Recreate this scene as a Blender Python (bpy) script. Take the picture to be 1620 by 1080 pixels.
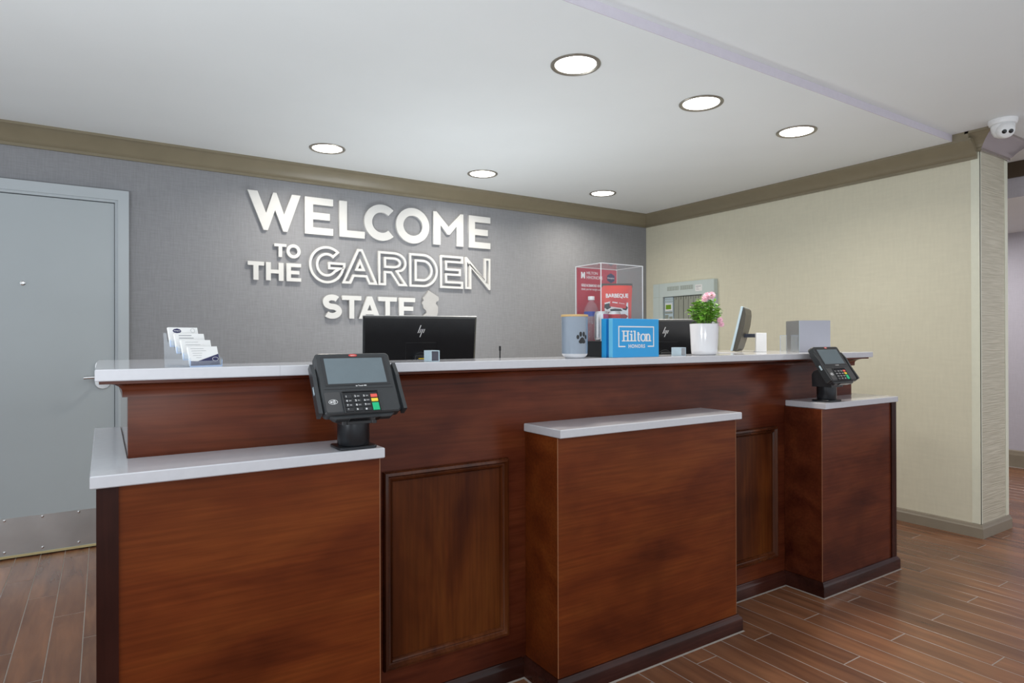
import bpy, bmesh, math, random
from mathutils import Vector, Matrix
random.seed(7)
PI = math.pi
sc = bpy.context.scene
for o in list(bpy.data.objects):
    bpy.data.objects.remove(o)
COL = sc.collection

# ------------------------------------------------------------------ camera
cam = bpy.data.cameras.new('camera')
cam.sensor_width = 36.0
cam.lens = 999.74 / 1620 * 36
cam.shift_y = (535.83 - 540) / 1620
cam.clip_start = 0.02
camo = bpy.data.objects.new('camera', cam)
COL.objects.link(camo)
right = Vector((0.83967783, -0.5430776, -0.00280212))
fwd = Vector((0.54308369, 0.83967547, 0.00228326))
upv = Vector((0.00111289, -0.00343899, 0.99999347))
m = Matrix((right, upv, -fwd)).transposed().to_4x4()
m.translation = Vector((0, 0, 1.17))
camo.matrix_world = m
sc.camera = camo

# ------------------------------------------------------------------ world (even daylight from the open lobby behind the camera), exposure
w = bpy.data.worlds.new('world')
sc.world = w
w.use_nodes = True
bg = w.node_tree.nodes['Background']
bg.inputs[0].default_value = (0.90, 0.95, 1.0, 1)
bg.inputs[1].default_value = 1.0
sc.view_settings.view_transform = 'Standard'
sc.view_settings.look = 'None'
sc.view_settings.gamma = 1
sc.view_settings.use_curve_mapping = False
sc.view_settings.exposure = 0.06
sc.cycles.max_bounces = 10
sc.cycles.transparent_max_bounces = 24
sc.cycles.sample_clamp_indirect = 6




def ceiling_fill(loc, power, size, col):
    """added fill light without a fixture, aimed up to brighten the ceiling"""
    l = bpy.data.lights.new('ceiling_fill_light', 'AREA')
    l.shape = 'DISK'
    l.size, l.energy, l.color = size, power, col
    o = bpy.data.objects.new('ceiling_fill_light', l)
    o.location = loc
    o.rotation_euler = (PI, 0, 0)
    COL.objects.link(o)


for xyz, pw in (((-1.3, 0.6, 0.8), 72), ((0.1, -0.6, 0.8), 36), ((1.9, 3.3, 0.78), 13)):
    ceiling_fill(xyz, pw, 0.8, (0.90, 0.96, 1.0))

# ------------------------------------------------------------------ node materials
MATS = {}


def principled(name, col, rough=0.5, metal=0.0, coat=0.0, spec=0.5):
    mt = bpy.data.materials.new(name)
    mt.use_nodes = True
    b = mt.node_tree.nodes['Principled BSDF']
    b.inputs['Base Color'].default_value = (*col, 1)
    b.inputs['Roughness'].default_value = rough
    b.inputs['Metallic'].default_value = metal
    b.inputs['Coat Weight'].default_value = coat
    b.inputs['Coat Roughness'].default_value = 0.08
    b.inputs['Specular IOR Level'].default_value = spec
    return mt, mt.node_tree, b


def srgb(r, g, b):
    f = lambda c: (c / 255 / 12.92) if c / 255 <= 0.04045 else ((c / 255 + 0.055) / 1.055) ** 2.4
    return (f(r), f(g), f(b))


def noise_node(nt, scale, detail=3.0, vec=None, mapscale=None, coord='Object'):
    tc = nt.nodes.new('ShaderNodeTexCoord')
    mp = nt.nodes.new('ShaderNodeMapping')
    nt.links.new(tc.outputs[coord], mp.inputs[0])
    if mapscale:
        mp.inputs['Scale'].default_value = mapscale
    n = nt.nodes.new('ShaderNodeTexNoise')
    n.inputs['Scale'].default_value = scale
    n.inputs['Detail'].default_value = detail
    nt.links.new(mp.outputs[0], n.inputs['Vector'])
    return n


def ramp_node(nt, src, stops):
    r = nt.nodes.new('ShaderNodeValToRGB')
    while len(r.color_ramp.elements) < len(stops):
        r.color_ramp.elements.new(0.5)
    for e, (p, c) in zip(r.color_ramp.elements, stops):
        e.position = p
        e.color = (*c, 1)
    nt.links.new(src, r.inputs[0])
    return r


def bump_node(nt, src, b, strength, dist=0.002):
    bp = nt.nodes.new('ShaderNodeBump')
    bp.inputs['Strength'].default_value = strength
    bp.inputs['Distance'].default_value = dist
    nt.links.new(src, bp.inputs['Height'])
    nt.links.new(bp.outputs[0], b.inputs['Normal'])


def plain(name, col, rough=0.5, metal=0.0, coat=0.0, var=0.04, scale=30, bump=0.0, spec=0.5):
    """a colour with slight mottling"""
    if name in MATS:
        return MATS[name]
    mt, nt, b = principled(name, col, rough, metal, coat, spec)
    n = noise_node(nt, scale)
    lo = tuple(c * (1 - var) for c in col)
    hi = tuple(min(1, c * (1 + var)) for c in col)
    r = ramp_node(nt, n.outputs[0], [(0.3, lo), (0.7, hi)])
    nt.links.new(r.outputs[0], b.inputs['Base Color'])
    if bump:
        bump_node(nt, n.outputs[0], b, bump)
    MATS[name] = mt
    return mt


def wood(name, dark, mid, light, axis='x', rough=0.3, spec=0.13, coat=0.0):
    mt, nt, b = principled(name, mid, rough, 0, coat, spec)
    b.inputs['Coat Roughness'].default_value = 0.12
    sc1 = {'x': (1.6, 4.5, 5.5), 'z': (6, 6, 1.2)}[axis]
    sc2 = {'x': (2.5, 60, 70), 'z': (60, 60, 2.5)}[axis]
    n1 = noise_node(nt, 1.3, 4, mapscale=sc1)
    n1.inputs['Distortion'].default_value = 0.7
    n2 = noise_node(nt, 1.6, 5, mapscale=sc2)
    n3 = noise_node(nt, 3.4, 3)
    n3.inputs['Distortion'].default_value = 0.6
    r1 = ramp_node(nt, n1.outputs[0], [(0.28, dark), (0.5, mid), (0.78, light)])
    r2 = ramp_node(nt, n2.outputs[0], [(0.3, (0.78, 0.76, 0.75)), (0.65, (1.06, 1.06, 1.06))])
    r3 = ramp_node(nt, n3.outputs[0], [(0.28, (0.70, 0.66, 0.66)), (0.5, (0.98, 0.97, 0.96)), (0.72, (1.15, 1.15, 1.12))])
    m1 = nt.nodes.new('ShaderNodeMixRGB')
    m1.blend_type = 'MULTIPLY'
    m1.inputs[0].default_value = 1
    nt.links.new(r1.outputs[0], m1.inputs[1])
    nt.links.new(r2.outputs[0], m1.inputs[2])
    m2 = nt.nodes.new('ShaderNodeMixRGB')
    m2.blend_type = 'MULTIPLY'
    m2.inputs[0].default_value = 1
    nt.links.new(m1.outputs[0], m2.inputs[1])
    nt.links.new(r3.outputs[0], m2.inputs[2])
    nt.links.new(m2.outputs[0], b.inputs['Base Color'])
    bump_node(nt, n2.outputs[0], b, 0.05, 0.001)
    return mt


def fabric_paper(name, col, var=0.08, vertical=True, bump=0.12, rough=0.75, cross=(160, 14)):
    """woven wallcovering: crossed stretched noise"""
    mt, nt, b = principled(name, col, rough, 0, 0, 0.3)
    a, c = cross
    n1 = noise_node(nt, 1.0, 3, mapscale=(a, a, c))
    n2 = noise_node(nt, 1.0, 3, mapscale=(c, c, a))
    ad = nt.nodes.new('ShaderNodeMath')
    ad.operation = 'ADD'
    nt.links.new(n1.outputs[0], ad.inputs[0])
    nt.links.new(n2.outputs[0], ad.inputs[1])
    hf = nt.nodes.new('ShaderNodeMath')
    hf.operation = 'MULTIPLY'
    hf.inputs[1].default_value = 0.5
    nt.links.new(ad.outputs[0], hf.inputs[0])
    r = ramp_node(nt, hf.outputs[0], [(0.32, tuple(x * (1 - var) for x in col)), (0.68, tuple(x * (1 + var) for x in col))])
    nt.links.new(r.outputs[0], b.inputs['Base Color'])
    bump_node(nt, hf.outputs[0], b, bump, 0.002)
    return mt


def emission(name, col, strength):
    mt = bpy.data.materials.new(name)
    mt.use_nodes = True
    nt = mt.node_tree
    for n in list(nt.nodes):
        nt.nodes.remove(n)
    e = nt.nodes.new('ShaderNodeEmission')
    e.inputs[0].default_value = (*col, 1)
    e.inputs[1].default_value = strength
    out = nt.nodes.new('ShaderNodeOutputMaterial')
    nt.links.new(e.outputs[0], out.inputs[0])
    return mt


def clear_sheet(name, tint=(1, 1, 1), refl=0.9, haze=0.0):
    """thin clear plastic: see-through with a Fresnel sheen and an optional faint haze"""
    mt = bpy.data.materials.new(name)
    mt.use_nodes = True
    nt = mt.node_tree
    for n in list(nt.nodes):
        nt.nodes.remove(n)
    t = nt.nodes.new('ShaderNodeBsdfTransparent')
    t.inputs[0].default_value = (*tint, 1)
    g = nt.nodes.new('ShaderNodeBsdfGlossy')
    g.inputs['Roughness'].default_value = 0.02
    d = nt.nodes.new('ShaderNodeBsdfDiffuse')
    d.inputs[0].default_value = (0.85, 0.88, 0.92, 1)
    mh = nt.nodes.new('ShaderNodeMixShader')
    mh.inputs[0].default_value = haze
    nt.links.new(t.outputs[0], mh.inputs[1])
    nt.links.new(d.outputs[0], mh.inputs[2])
    fr = nt.nodes.new('ShaderNodeFresnel')
    fr.inputs[0].default_value = 1.45
    ml = nt.nodes.new('ShaderNodeMath')
    ml.operation = 'MULTIPLY'
    ml.inputs[1].default_value = refl
    nt.links.new(fr.outputs[0], ml.inputs[0])
    ge = nt.nodes.new('ShaderNodeNewGeometry')
    fb = nt.nodes.new('ShaderNodeMath')               # sheen on the outer faces of the sheet only
    fb.operation = 'SUBTRACT'
    fb.inputs[0].default_value = 1.0
    nt.links.new(ge.outputs['Backfacing'], fb.inputs[1])
    m3 = nt.nodes.new('ShaderNodeMath')
    m3.operation = 'MULTIPLY'
    nt.links.new(ml.outputs[0], m3.inputs[0])
    nt.links.new(fb.outputs[0], m3.inputs[1])
    mx = nt.nodes.new('ShaderNodeMixShader')
    nt.links.new(m3.outputs[0], mx.inputs[0])
    nt.links.new(mh.outputs[0], mx.inputs[1])
    nt.links.new(g.outputs[0], mx.inputs[2])
    out = nt.nodes.new('ShaderNodeOutputMaterial')
    nt.links.new(mx.outputs[0], out.inputs[0])
    return mt


M_ceil = plain('painted_ceiling', (0.77, 0.80, 0.81), 0.9, var=0.01, scale=3)
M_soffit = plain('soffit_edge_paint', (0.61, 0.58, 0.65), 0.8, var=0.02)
M_grey = fabric_paper('grey_woven_wallcovering', srgb(143, 144, 148), 0.10)
M_cream = fabric_paper('cream_woven_wallcovering', srgb(212, 208, 188), 0.035, bump=0.06, cross=(60, 9))
M_lilac = fabric_paper('lilac_wallcovering', srgb(190, 188, 198), 0.05)
M_rib = None
M_crown = plain('taupe_trim_paint', srgb(132, 123, 102), 0.35, var=0.05, scale=8)
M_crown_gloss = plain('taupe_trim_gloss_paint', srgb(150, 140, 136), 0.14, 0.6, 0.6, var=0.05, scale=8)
M_crown_dark = plain('dark_brown_trim_paint', srgb(70, 58, 46), 0.4)
M_basetrim = plain('taupe_baseboard_paint', srgb(140, 131, 116), 0.4, var=0.05, scale=8)
M_guard = plain('ivory_plastic_guard', srgb(222, 223, 205), 0.4, var=0.02)
M_door = plain('grey_door_paint', srgb(174, 182, 186), 0.45, var=0.015, scale=4)
M_frame = plain('grey_door_frame_paint', srgb(180, 188, 193), 0.35, var=0.015, scale=4)
M_steel = plain('brushed_steel', (0.56, 0.57, 0.57), 0.34, 1.0, var=0.08, scale=6)
M_chrome = plain('satin_chrome', (0.72, 0.73, 0.74), 0.22, 1.0, var=0.03)
M_brass = plain('worn_brass_sweep', srgb(200, 186, 140), 0.4, 0.1)
M_letter = plain('white_letter_paint', (0.68, 0.68, 0.67), 0.45, var=0.01)
M_silver = plain('silver_letter_paint', (0.55, 0.54, 0.53), 0.4, 0.35, var=0.03)
M_slab = plain('white_quartz', (0.58, 0.58, 0.615), 0.10, 0, 0, var=0.02, scale=60, spec=0.6)
M_grout = plain('grey_grout', srgb(150, 140, 132), 0.9, var=0.08, scale=40, bump=0.2)
M_black = plain('black_plastic', (0.020, 0.021, 0.024), 0.38, var=0.1)
M_blackgloss = plain('gloss_black_plastic', (0.012, 0.013, 0.015), 0.14, var=0.1)
M_term = plain('charcoal_terminal_plastic', (0.030, 0.033, 0.036), 0.33, var=0.06, scale=80)
M_pole = plain('black_metal_pole', (0.02, 0.022, 0.026), 0.28, 0.4)
M_glass_scr = plain('grey_screen_glass', (0.135, 0.17, 0.19), 0.2, var=0.03)
M_white = plain('white_plastic', (0.80, 0.81, 0.82), 0.35, var=0.01)
M_whiteprint = plain('white_print', (0.82, 0.82, 0.82), 0.6, var=0.01)
M_greyprint = plain('grey_print', (0.30, 0.31, 0.33), 0.6, var=0.01)
M_darkprint = plain('navy_print', srgb(40, 42, 84), 0.5, var=0.02)
M_blackprint = plain('black_print', (0.012, 0.012, 0.014), 0.4, var=0.02)
M_paper = plain('white_card_stock', (0.78, 0.78, 0.78), 0.7, var=0.02)
M_red = plain('terminal_red', srgb(200, 60, 55), 0.4)
M_keyred = plain('key_red', srgb(225, 90, 78), 0.45)
M_keyyel = plain('key_yellow', srgb(235, 205, 60), 0.45)
M_keygrn = plain('key_green', srgb(0, 180, 120), 0.45)
M_blue = plain('sign_blue', srgb(34, 158, 222), 0.4, var=0.01)
M_bluelt = plain('sign_light_blue', srgb(110, 200, 240), 0.4, var=0.01)
M_bluedk = plain('sign_deep_blue', srgb(0, 110, 180), 0.5, var=0.01)
M_crimson = plain('crimson_card', srgb(178, 40, 62), 0.4, var=0.02)
M_bagred = plain('snack_bag_red', srgb(214, 62, 48), 0.3, var=0.05, scale=18, bump=0.15)
M_canred = plain('can_red', srgb(200, 24, 30), 0.22, 0.2)
M_cansilver = plain('can_silver', (0.75, 0.76, 0.78), 0.22, 0.9)
M_canpink = plain('can_cherry', srgb(170, 30, 90), 0.25, 0.3)
M_ceramic = plain('grey_glazed_ceramic', srgb(140, 152, 166), 0.10, 0, 0.6, var=0.02)
M_ceramicw = plain('white_glazed_ceramic', (0.80, 0.80, 0.82), 0.10, 0, 0.5, var=0.01)
M_bamboo = plain('bamboo_lid', srgb(214, 178, 122), 0.5, var=0.06)
M_leaf = plain('green_leaf', srgb(140, 192, 80), 0.45, var=0.42, scale=35)
M_leaf2 = plain('pale_green_leaf', srgb(178, 208, 104), 0.45, var=0.25, scale=35)
M_petal = plain('pink_petal', srgb(250, 196, 210), 0.6, var=0.12, scale=60)
M_soil = plain('potting_soil', srgb(50, 38, 28), 0.9, var=0.3, scale=80)
M_panel = plain('pale_green_steel', srgb(194, 206, 204), 0.4, var=0.01)
M_panelgrey = plain('grey_module_steel', srgb(146, 150, 140), 0.45, var=0.02)
M_panelvent = plain('vent_grey', srgb(140, 146, 136), 0.6)
M_lcdframe = plain('pale_blue_module', srgb(178, 196, 206), 0.4)
M_lcd = plain('green_lcd', srgb(110, 150, 40), 0.3)
M_polish = plain('polished_steel', (0.78, 0.79, 0.77), 0.2, 1.0, var=0.06, scale=5)
M_satin = plain('satin_aluminium', (0.40, 0.40, 0.45), 0.42, 0.8, var=0.05, scale=4)
M_ring = plain('downlight_ring', srgb(150, 145, 135), 0.3, 0.6)
M_lens = emission('downlight_lens_glow', (1.0, 0.97, 0.90), 9.0)
M_clear = clear_sheet('clear_acrylic', (0.985, 0.985, 0.985), 0.9, 0.03)
M_edge = plain('acrylic_bright_edge', (0.86, 0.87, 0.88), 0.3, var=0.01)
M_clearblue = clear_sheet('clear_blue_tinted_plastic', (0.95, 0.97, 0.99), 0.9, 0.10)
M_blueedge = plain('blue_tinted_plastic_edge', srgb(176, 196, 228), 0.25, var=0.02)
M_bottle = clear_sheet('clear_bottle_plastic', (0.94, 0.95, 0.97), 1.0, 0.08)
M_frost = plain('frosted_white_plastic', srgb(186, 206, 216), 0.3)
M_worktop = plain('grey_laminate', srgb(120, 116, 110), 0.5)

WD, WM, WL = (0.080, 0.0145, 0.0042), (0.143, 0.0305, 0.0070), (0.195, 0.050, 0.0105)
M_wood_h = wood('cherry_wood_level_grain', WD, WM, WL, 'x', 0.32)
M_wood_v = wood('cherry_wood_upright_grain', (0.048, 0.010, 0.0032), (0.100, 0.025, 0.0055), (0.160, 0.050, 0.010), 'z', 0.32)
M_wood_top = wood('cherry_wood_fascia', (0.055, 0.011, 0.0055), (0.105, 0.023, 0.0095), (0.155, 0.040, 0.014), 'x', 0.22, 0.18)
M_wood_dk = wood('dark_cherry_trim', (0.018, 0.005, 0.004), (0.034, 0.010, 0.007), (0.060, 0.018, 0.012), 'z', 0.25)
M_wood_base = wood('dark_cherry_base', (0.020, 0.006, 0.004), (0.042, 0.012, 0.008), (0.070, 0.020, 0.013), 'x', 0.2, 0.22, 0.12)
M_wood_side = wood('cherry_wood_polished_end', (0.055, 0.011, 0.0055), (0.105, 0.023, 0.0095), (0.155, 0.040, 0.014), 'z', 0.06, 0.6, 0.6)
M_mould = wood('cherry_wood_gloss_moulding', (0.040, 0.010, 0.0035), (0.085, 0.022, 0.0065), (0.150, 0.046, 0.014), 'z', 0.16, 0.3, 0.22)
M_edgewood = plain('pale_wood_edge', srgb(150, 100, 66), 0.5)


def tile_material():
    mt, nt, b = principled('wood_look_floor_tile', (0.15, 0.07, 0.045), 0.27, 0, 0.0, 0.5)
    oi = nt.nodes.new('ShaderNodeObjectInfo')
    tc = nt.nodes.new('ShaderNodeTexCoord')
    mp = nt.nodes.new('ShaderNodeMapping')
    mp.inputs['Scale'].default_value = (13, 1.6, 1)
    nt.links.new(tc.outputs['Object'], mp.inputs[0])
    off = nt.nodes.new('ShaderNodeCombineXYZ')
    ml = nt.nodes.new('ShaderNodeMath')
    ml.operation = 'MULTIPLY'
    ml.inputs[1].default_value = 57.0
    nt.links.new(oi.outputs['Random'], ml.inputs[0])
    for i in range(3):
        nt.links.new(ml.outputs[0], off.inputs[i])
    nt.links.new(off.outputs[0], mp.inputs['Location'])
    n = nt.nodes.new('ShaderNodeTexNoise')
    n.inputs['Scale'].default_value = 1.6
    n.inputs['Detail'].default_value = 5
    n.inputs['Distortion'].default_value = 0.5
    nt.links.new(mp.outputs[0], n.inputs['Vector'])
    r = ramp_node(nt, n.outputs[0], [(0.22, srgb(100, 68, 52)), (0.5, srgb(128, 87, 63)), (0.8, srgb(152, 106, 76))])
    r2 = ramp_node(nt, oi.outputs['Random'], [(0.0, (0.72, 0.70, 0.70)), (1.0, (1.12, 1.08, 1.02))])
    mx = nt.nodes.new('ShaderNodeMixRGB')
    mx.blend_type = 'MULTIPLY'
    mx.inputs[0].default_value = 1
    nt.links.new(r.outputs[0], mx.inputs[1])
    nt.links.new(r2.outputs[0], mx.inputs[2])
    nt.links.new(mx.outputs[0], b.inputs['Base Color'])
    bump_node(nt, n.outputs[0], b, 0.06, 0.001)
    return mt


M_tile = tile_material()


def ribbed_material():
    mt, nt, b = principled('ribbed_cream_wallcovering', srgb(196, 190, 170), 0.55)
    n = noise_node(nt, 1.0, 3, mapscale=(5, 5, 150))
    r = ramp_node(nt, n.outputs[0], [(0.35, srgb(182, 176, 157)), (0.65, srgb(206, 200, 182))])
    nt.links.new(r.outputs[0], b.inputs['Base Color'])
    bump_node(nt, n.outputs[0], b, 0.8, 0.006)
    return mt


M_rib = ribbed_material()


# ------------------------------------------------------------------ mesh helpers
class MB:
    """collects geometry of ONE mesh object"""

    def __init__(self, xf=None):
        self.v, self.f = [], []
        self.xf = xf or Matrix.Identity(4)

    def add(self, vs, fs, xf=None):
        o = len(self.v)
        mtx = self.xf @ xf if xf is not None else self.xf
        self.v += [tuple(mtx @ Vector(p)) for p in vs]
        self.f += [tuple(i + o for i in f) for f in fs]
        return self

    def from_bm(self, bm, xf=None):
        bm.verts.index_update()
        self.add([v.co[:] for v in bm.verts], [[v.index for v in f.verts] for f in bm.faces], xf)
        bm.free()
        return self

    def box(self, x0, x1, y0, y1, z0, z1, bev=0.0, seg=1, xf=None):
        bm = bmesh.new()
        bmesh.ops.create_cube(bm, size=1)
        for v in bm.verts:
            v.co = Vector((x0 + (v.co.x + .5) * (x1 - x0), y0 + (v.co.y + .5) * (y1 - y0), z0 + (v.co.z + .5) * (z1 - z0)))
        if bev:
            bmesh.ops.bevel(bm, geom=bm.edges[:], offset=bev, segments=seg, affect='EDGES', profile=0.5)
        return self.from_bm(bm, xf)

    def prism(self, poly, a0, a1, axis='y', bev=0.0, xf=None):
        """extrude a 2-D polygon along an axis. axis y: poly=(x,z); x: poly=(y,z); z: poly=(x,y)"""
        mk = {'y': lambda p, t: (p[0], t, p[1]), 'x': lambda p, t: (t, p[0], p[1]), 'z': lambda p, t: (p[0], p[1], t)}[axis]
        bm = bmesh.new()
        A = [bm.verts.new(mk(p, a0)) for p in poly]
        B = [bm.verts.new(mk(p, a1)) for p in poly]
        n = len(poly)
        bm.faces.new(A)
        bm.faces.new(B[::-1])
        for i in range(n):
            bm.faces.new((A[i], B[i], B[(i + 1) % n], A[(i + 1) % n]))
        bmesh.ops.recalc_face_normals(bm, faces=bm.faces[:])
        if bev:
            es = [e for e in bm.edges if (e.verts[0] in A) == (e.verts[1] in A)]
            bmesh.ops.bevel(bm, geom=es, offset=bev, segments=1, affect='EDGES')
        return self.from_bm(bm, xf)

    def lathe(self, prof, seg=32, c=(0, 0, 0), xf=None, a0=0.0, a1=2 * PI, cap=False):
        """profile (r, z) turned about the z axis"""
        full = abs(a1 - a0 - 2 * PI) < 1e-6
        n = seg if full else seg + 1
        vs, fs = [], []
        for r, z in prof:
            for i in range(n):
                a = a0 + (a1 - a0) * i / seg
                vs.append((c[0] + r * math.cos(a), c[1] + r * math.sin(a), c[2] + z))
        for k in range(len(prof) - 1):
            for i in range(seg):
                j = (i + 1) % n
                fs.append((k * n + i, k * n + j, (k + 1) * n + j, (k + 1) * n + i))
        if full and cap:
            if prof[0][0] > 1e-6:
                fs.append(tuple(range(n))[::-1])
            if prof[-1][0] > 1e-6:
                fs.append(tuple((len(prof) - 1) * n + i for i in range(n)))
        return self.add(vs, fs, xf)

    def cyl(self, r, z0, z1, seg=24, c=(0, 0, 0), bev=0.0, xf=None):
        if bev:
            return self.lathe([(r - bev, z0), (r, z0 + bev), (r, z1 - bev), (r - bev, z1)], seg, c, xf, cap=True)
        return self.lathe([(r, z0), (r, z1)], seg, c, xf, cap=True)

    def tube(self, pts, r, seg=10, xf=None):
        pts = [Vector(p) for p in pts]
        vs, fs = [], []
        for i, p in enumerate(pts):
            d = (pts[min(i + 1, len(pts) - 1)] - pts[max(i - 1, 0)]).normalized()
            a = d.cross(Vector((0, 0, 1)))
            if a.length < 1e-3:
                a = d.cross(Vector((1, 0, 0)))
            a.normalize()
            b = d.cross(a)
            rr = r[i] if isinstance(r, (list, tuple)) else r
            for k in range(seg):
                t = 2 * PI * k / seg
                vs.append(tuple(p + a * math.cos(t) * rr + b * math.sin(t) * rr))
        for i in range(len(pts) - 1):
            for k in range(seg):
                k2 = (k + 1) % seg
                fs.append((i * seg + k, i * seg + k2, (i + 1) * seg + k2, (i + 1) * seg + k))
        fs.append(tuple(range(seg)))
        fs.append(tuple((len(pts) - 1) * seg + k for k in range(seg))[::-1])
        return self.add(vs, fs, xf)

    def sweep(self, prof, path, closed=False, only=None):
        """prof: (out, z) pairs; path: xy points; out is to the right-hand side of travel; mitred corners"""
        n = len(path)
        offs = []
        for i in range(n):
            p = Vector(path[i]).to_2d()
            if closed or 0 < i < n - 1:
                d0 = (p - Vector(path[(i - 1) % n]).to_2d()).normalized()
                d1 = (Vector(path[(i + 1) % n]).to_2d() - p).normalized()
            elif i == 0:
                d0 = d1 = (Vector(path[1]).to_2d() - p).normalized()
            else:
                d0 = d1 = (p - Vector(path[i - 1]).to_2d()).normalized()
            n0, n1 = Vector((d0.y, -d0.x)), Vector((d1.y, -d1.x))
            b = (n0 + n1)
            b = b / (1 + n0.dot(n1)) if b.length > 1e-6 else n0
            offs.append((p, b))
        k = len(prof)
        vs = [(p.x + b.x * o, p.y + b.y * o, z) for p, b in offs for o, z in prof]
        fs = []
        for i in range(n if closed else n - 1):
            if only and i not in only:
                continue
            j = (i + 1) % n
            for q in range(k):
                q2 = (q + 1) % k
                fs.append((i * k + q, i * k + q2, j * k + q2, j * k + q))
        if not closed and not only:
            fs.append(tuple(range(k))[::-1])
            fs.append(tuple((n - 1) * k + q for q in range(k)))
        return self.add(vs, fs)

    def build(self, name, mat, parent=None, loc=None, smooth=None):
        me = bpy.data.meshes.new(name)
        off = Vector(loc) if loc is not None else Vector((0, 0, 0))
        me.from_pydata([tuple(Vector(p) - off) for p in self.v], [], self.f)
        bm = bmesh.new()
        bm.from_mesh(me)
        bmesh.ops.recalc_face_normals(bm, faces=bm.faces[:])
        bm.to_mesh(me)
        bm.free()
        if smooth is not None:
            me.polygons.foreach_set('use_smooth', [True] * len(me.polygons))
            me.set_sharp_from_angle(angle=math.radians(smooth))
        return link(name, me, mat, parent, loc)


def link(name, me, mat, parent=None, loc=None):
    if mat is not None:
        me.materials.clear()
        me.materials.append(mat)
    o = bpy.data.objects.new(name, me)
    COL.objects.link(o)
    if loc is not None:
        o.location = loc
    if parent is not None:
        o.parent = parent
    return o


def thing(name, label, cat, loc=(0, 0, 0), rotz=0.0, group=None):
    o = bpy.data.objects.new(name, None)
    o.empty_display_size = 0.05
    COL.objects.link(o)
    o.location = loc
    o.rotation_euler = (0, 0, rotz)
    return tag(o, label, cat, group)


def tag(o, label, cat, group=None):
    o['label'], o['category'] = label, cat
    if group:
        o['group'] = group
    return o


def struct(o):
    o['kind'] = 'structure'
    return o


def curve_mesh(loops, depth, bev=0.0):
    """filled, extruded outline(s) -> mesh in local xy, extruded along z from 0 to depth"""
    cu = bpy.data.curves.new('outline', 'CURVE')
    cu.dimensions = '2D'
    cu.fill_mode = 'BOTH'
    cu.extrude = depth / 2
    cu.bevel_depth = bev
    cu.bevel_resolution = 0
    for lp in loops:
        s = cu.splines.new('POLY')
        s.points.add(len(lp) - 1)
        for p, q in zip(s.points, lp):
            p.co = (q[0], q[1], 0, 1)
        s.use_cyclic_u = True
    o = bpy.data.objects.new('outline', cu)
    COL.objects.link(o)
    dg = bpy.context.evaluated_depsgraph_get()
    me = bpy.data.meshes.new_from_object(o.evaluated_get(dg))
    bpy.data.objects.remove(o)
    bpy.data.curves.remove(cu)
    me.transform(Matrix.Translation((0, 0, depth / 2)))
    return me


def text_mesh(s, size, depth=0.0006, bold=0.0, align='CENTER', spacing=1.0, squeeze=1.0):
    cu = bpy.data.curves.new('txt', 'FONT')
    cu.body = s
    cu.size = size
    cu.align_x = align
    cu.align_y = 'CENTER'
    cu.extrude = depth / 2
    cu.offset = bold
    cu.space_character = spacing
    cu.resolution_u = 2
    o = bpy.data.objects.new('txt', cu)
    COL.objects.link(o)
    dg = bpy.context.evaluated_depsgraph_get()
    me = bpy.data.meshes.new_from_object(o.evaluated_get(dg))
    bpy.data.objects.remove(o)
    bpy.data.curves.remove(cu)
    me.transform(Matrix.Diagonal((squeeze, 1, 1, 1)))
    return me


FRONT = Matrix.Rotation(PI / 2, 4, 'X')          # xy page -> standing up, facing -y


def page(mtx, x, y, lift=0.0004):
    return mtx @ Matrix.Translation((x, y, lift))


def text(s, size, mat, parent, mtx, x, y, name='lettering', **k):
    me = text_mesh(s, size, **k)
    me.transform(page(mtx, x, y))
    return link(name, me, mat, parent)


def shape(loops, mat, parent, mtx, x, y, depth=0.0006, name='emblem'):
    me = curve_mesh(loops, depth)
    me.transform(page(mtx, x, y, 0.0001))
    return link(name, me, mat, parent)


def arc(cx, cy, rx, ry, a0, a1, n):
    return [(cx + rx * math.cos(math.radians(a0 + (a1 - a0) * i / n)), cy + ry * math.sin(math.radians(a0 + (a1 - a0) * i / n))) for i in range(n + 1)]


def ellipse(cx, cy, rx, ry, n=32):
    return arc(cx, cy, rx, ry, 0, 360, n)[:-1]


def rect(x0, x1, y0, y1):
    return [(x0, y0), (x1, y0), (x1, y1), (x0, y1)]


def rrect(x0, x1, y0, y1, r, n=4):
    return (arc(x1 - r, y0 + r, r, r, -90, 0, n) + arc(x1 - r, y1 - r, r, r, 0, 90, n)
            + arc(x0 + r, y1 - r, r, r, 90, 180, n) + arc(x0 + r, y0 + r, r, r, 180, 270, n))


def area2(p):
    return sum(p[i][0] * p[(i + 1) % len(p)][1] - p[(i + 1) % len(p)][0] * p[i][1] for i in range(len(p))) / 2


def inset(poly, d):
    """offset a closed polygon inwards by d (outwards when negative)"""
    if area2(poly) < 0:
        poly = poly[::-1]
    out, n = [], len(poly)
    for i in range(n):
        p0, p, p1 = Vector(poly[i - 1]), Vector(poly[i]), Vector(poly[(i + 1) % n])
        d0, d1 = (p - p0).normalized(), (p1 - p).normalized()
        n0, n1 = Vector((-d0.y, d0.x)), Vector((-d1.y, d1.x))
        b = (n0 + n1) / max(0.03, 1 + n0.dot(n1))
        q = p + b * d
        out.append((q.x, q.y))
    return out


def stroke(pts, t):
    """polygon of constant width t along an open polyline"""
    L, R, n = [], [], len(pts)
    for i, p in enumerate(pts):
        a, b = Vector(pts[max(i - 1, 0)]), Vector(pts[min(i + 1, n - 1)])
        d = (b - a).normalized()
        nn = Vector((-d.y, d.x)) * (t / 2)
        L.append((p[0] + nn.x, p[1] + nn.y))
        R.append((p[0] - nn.x, p[1] - nn.y))
    return L + R[::-1]


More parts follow.
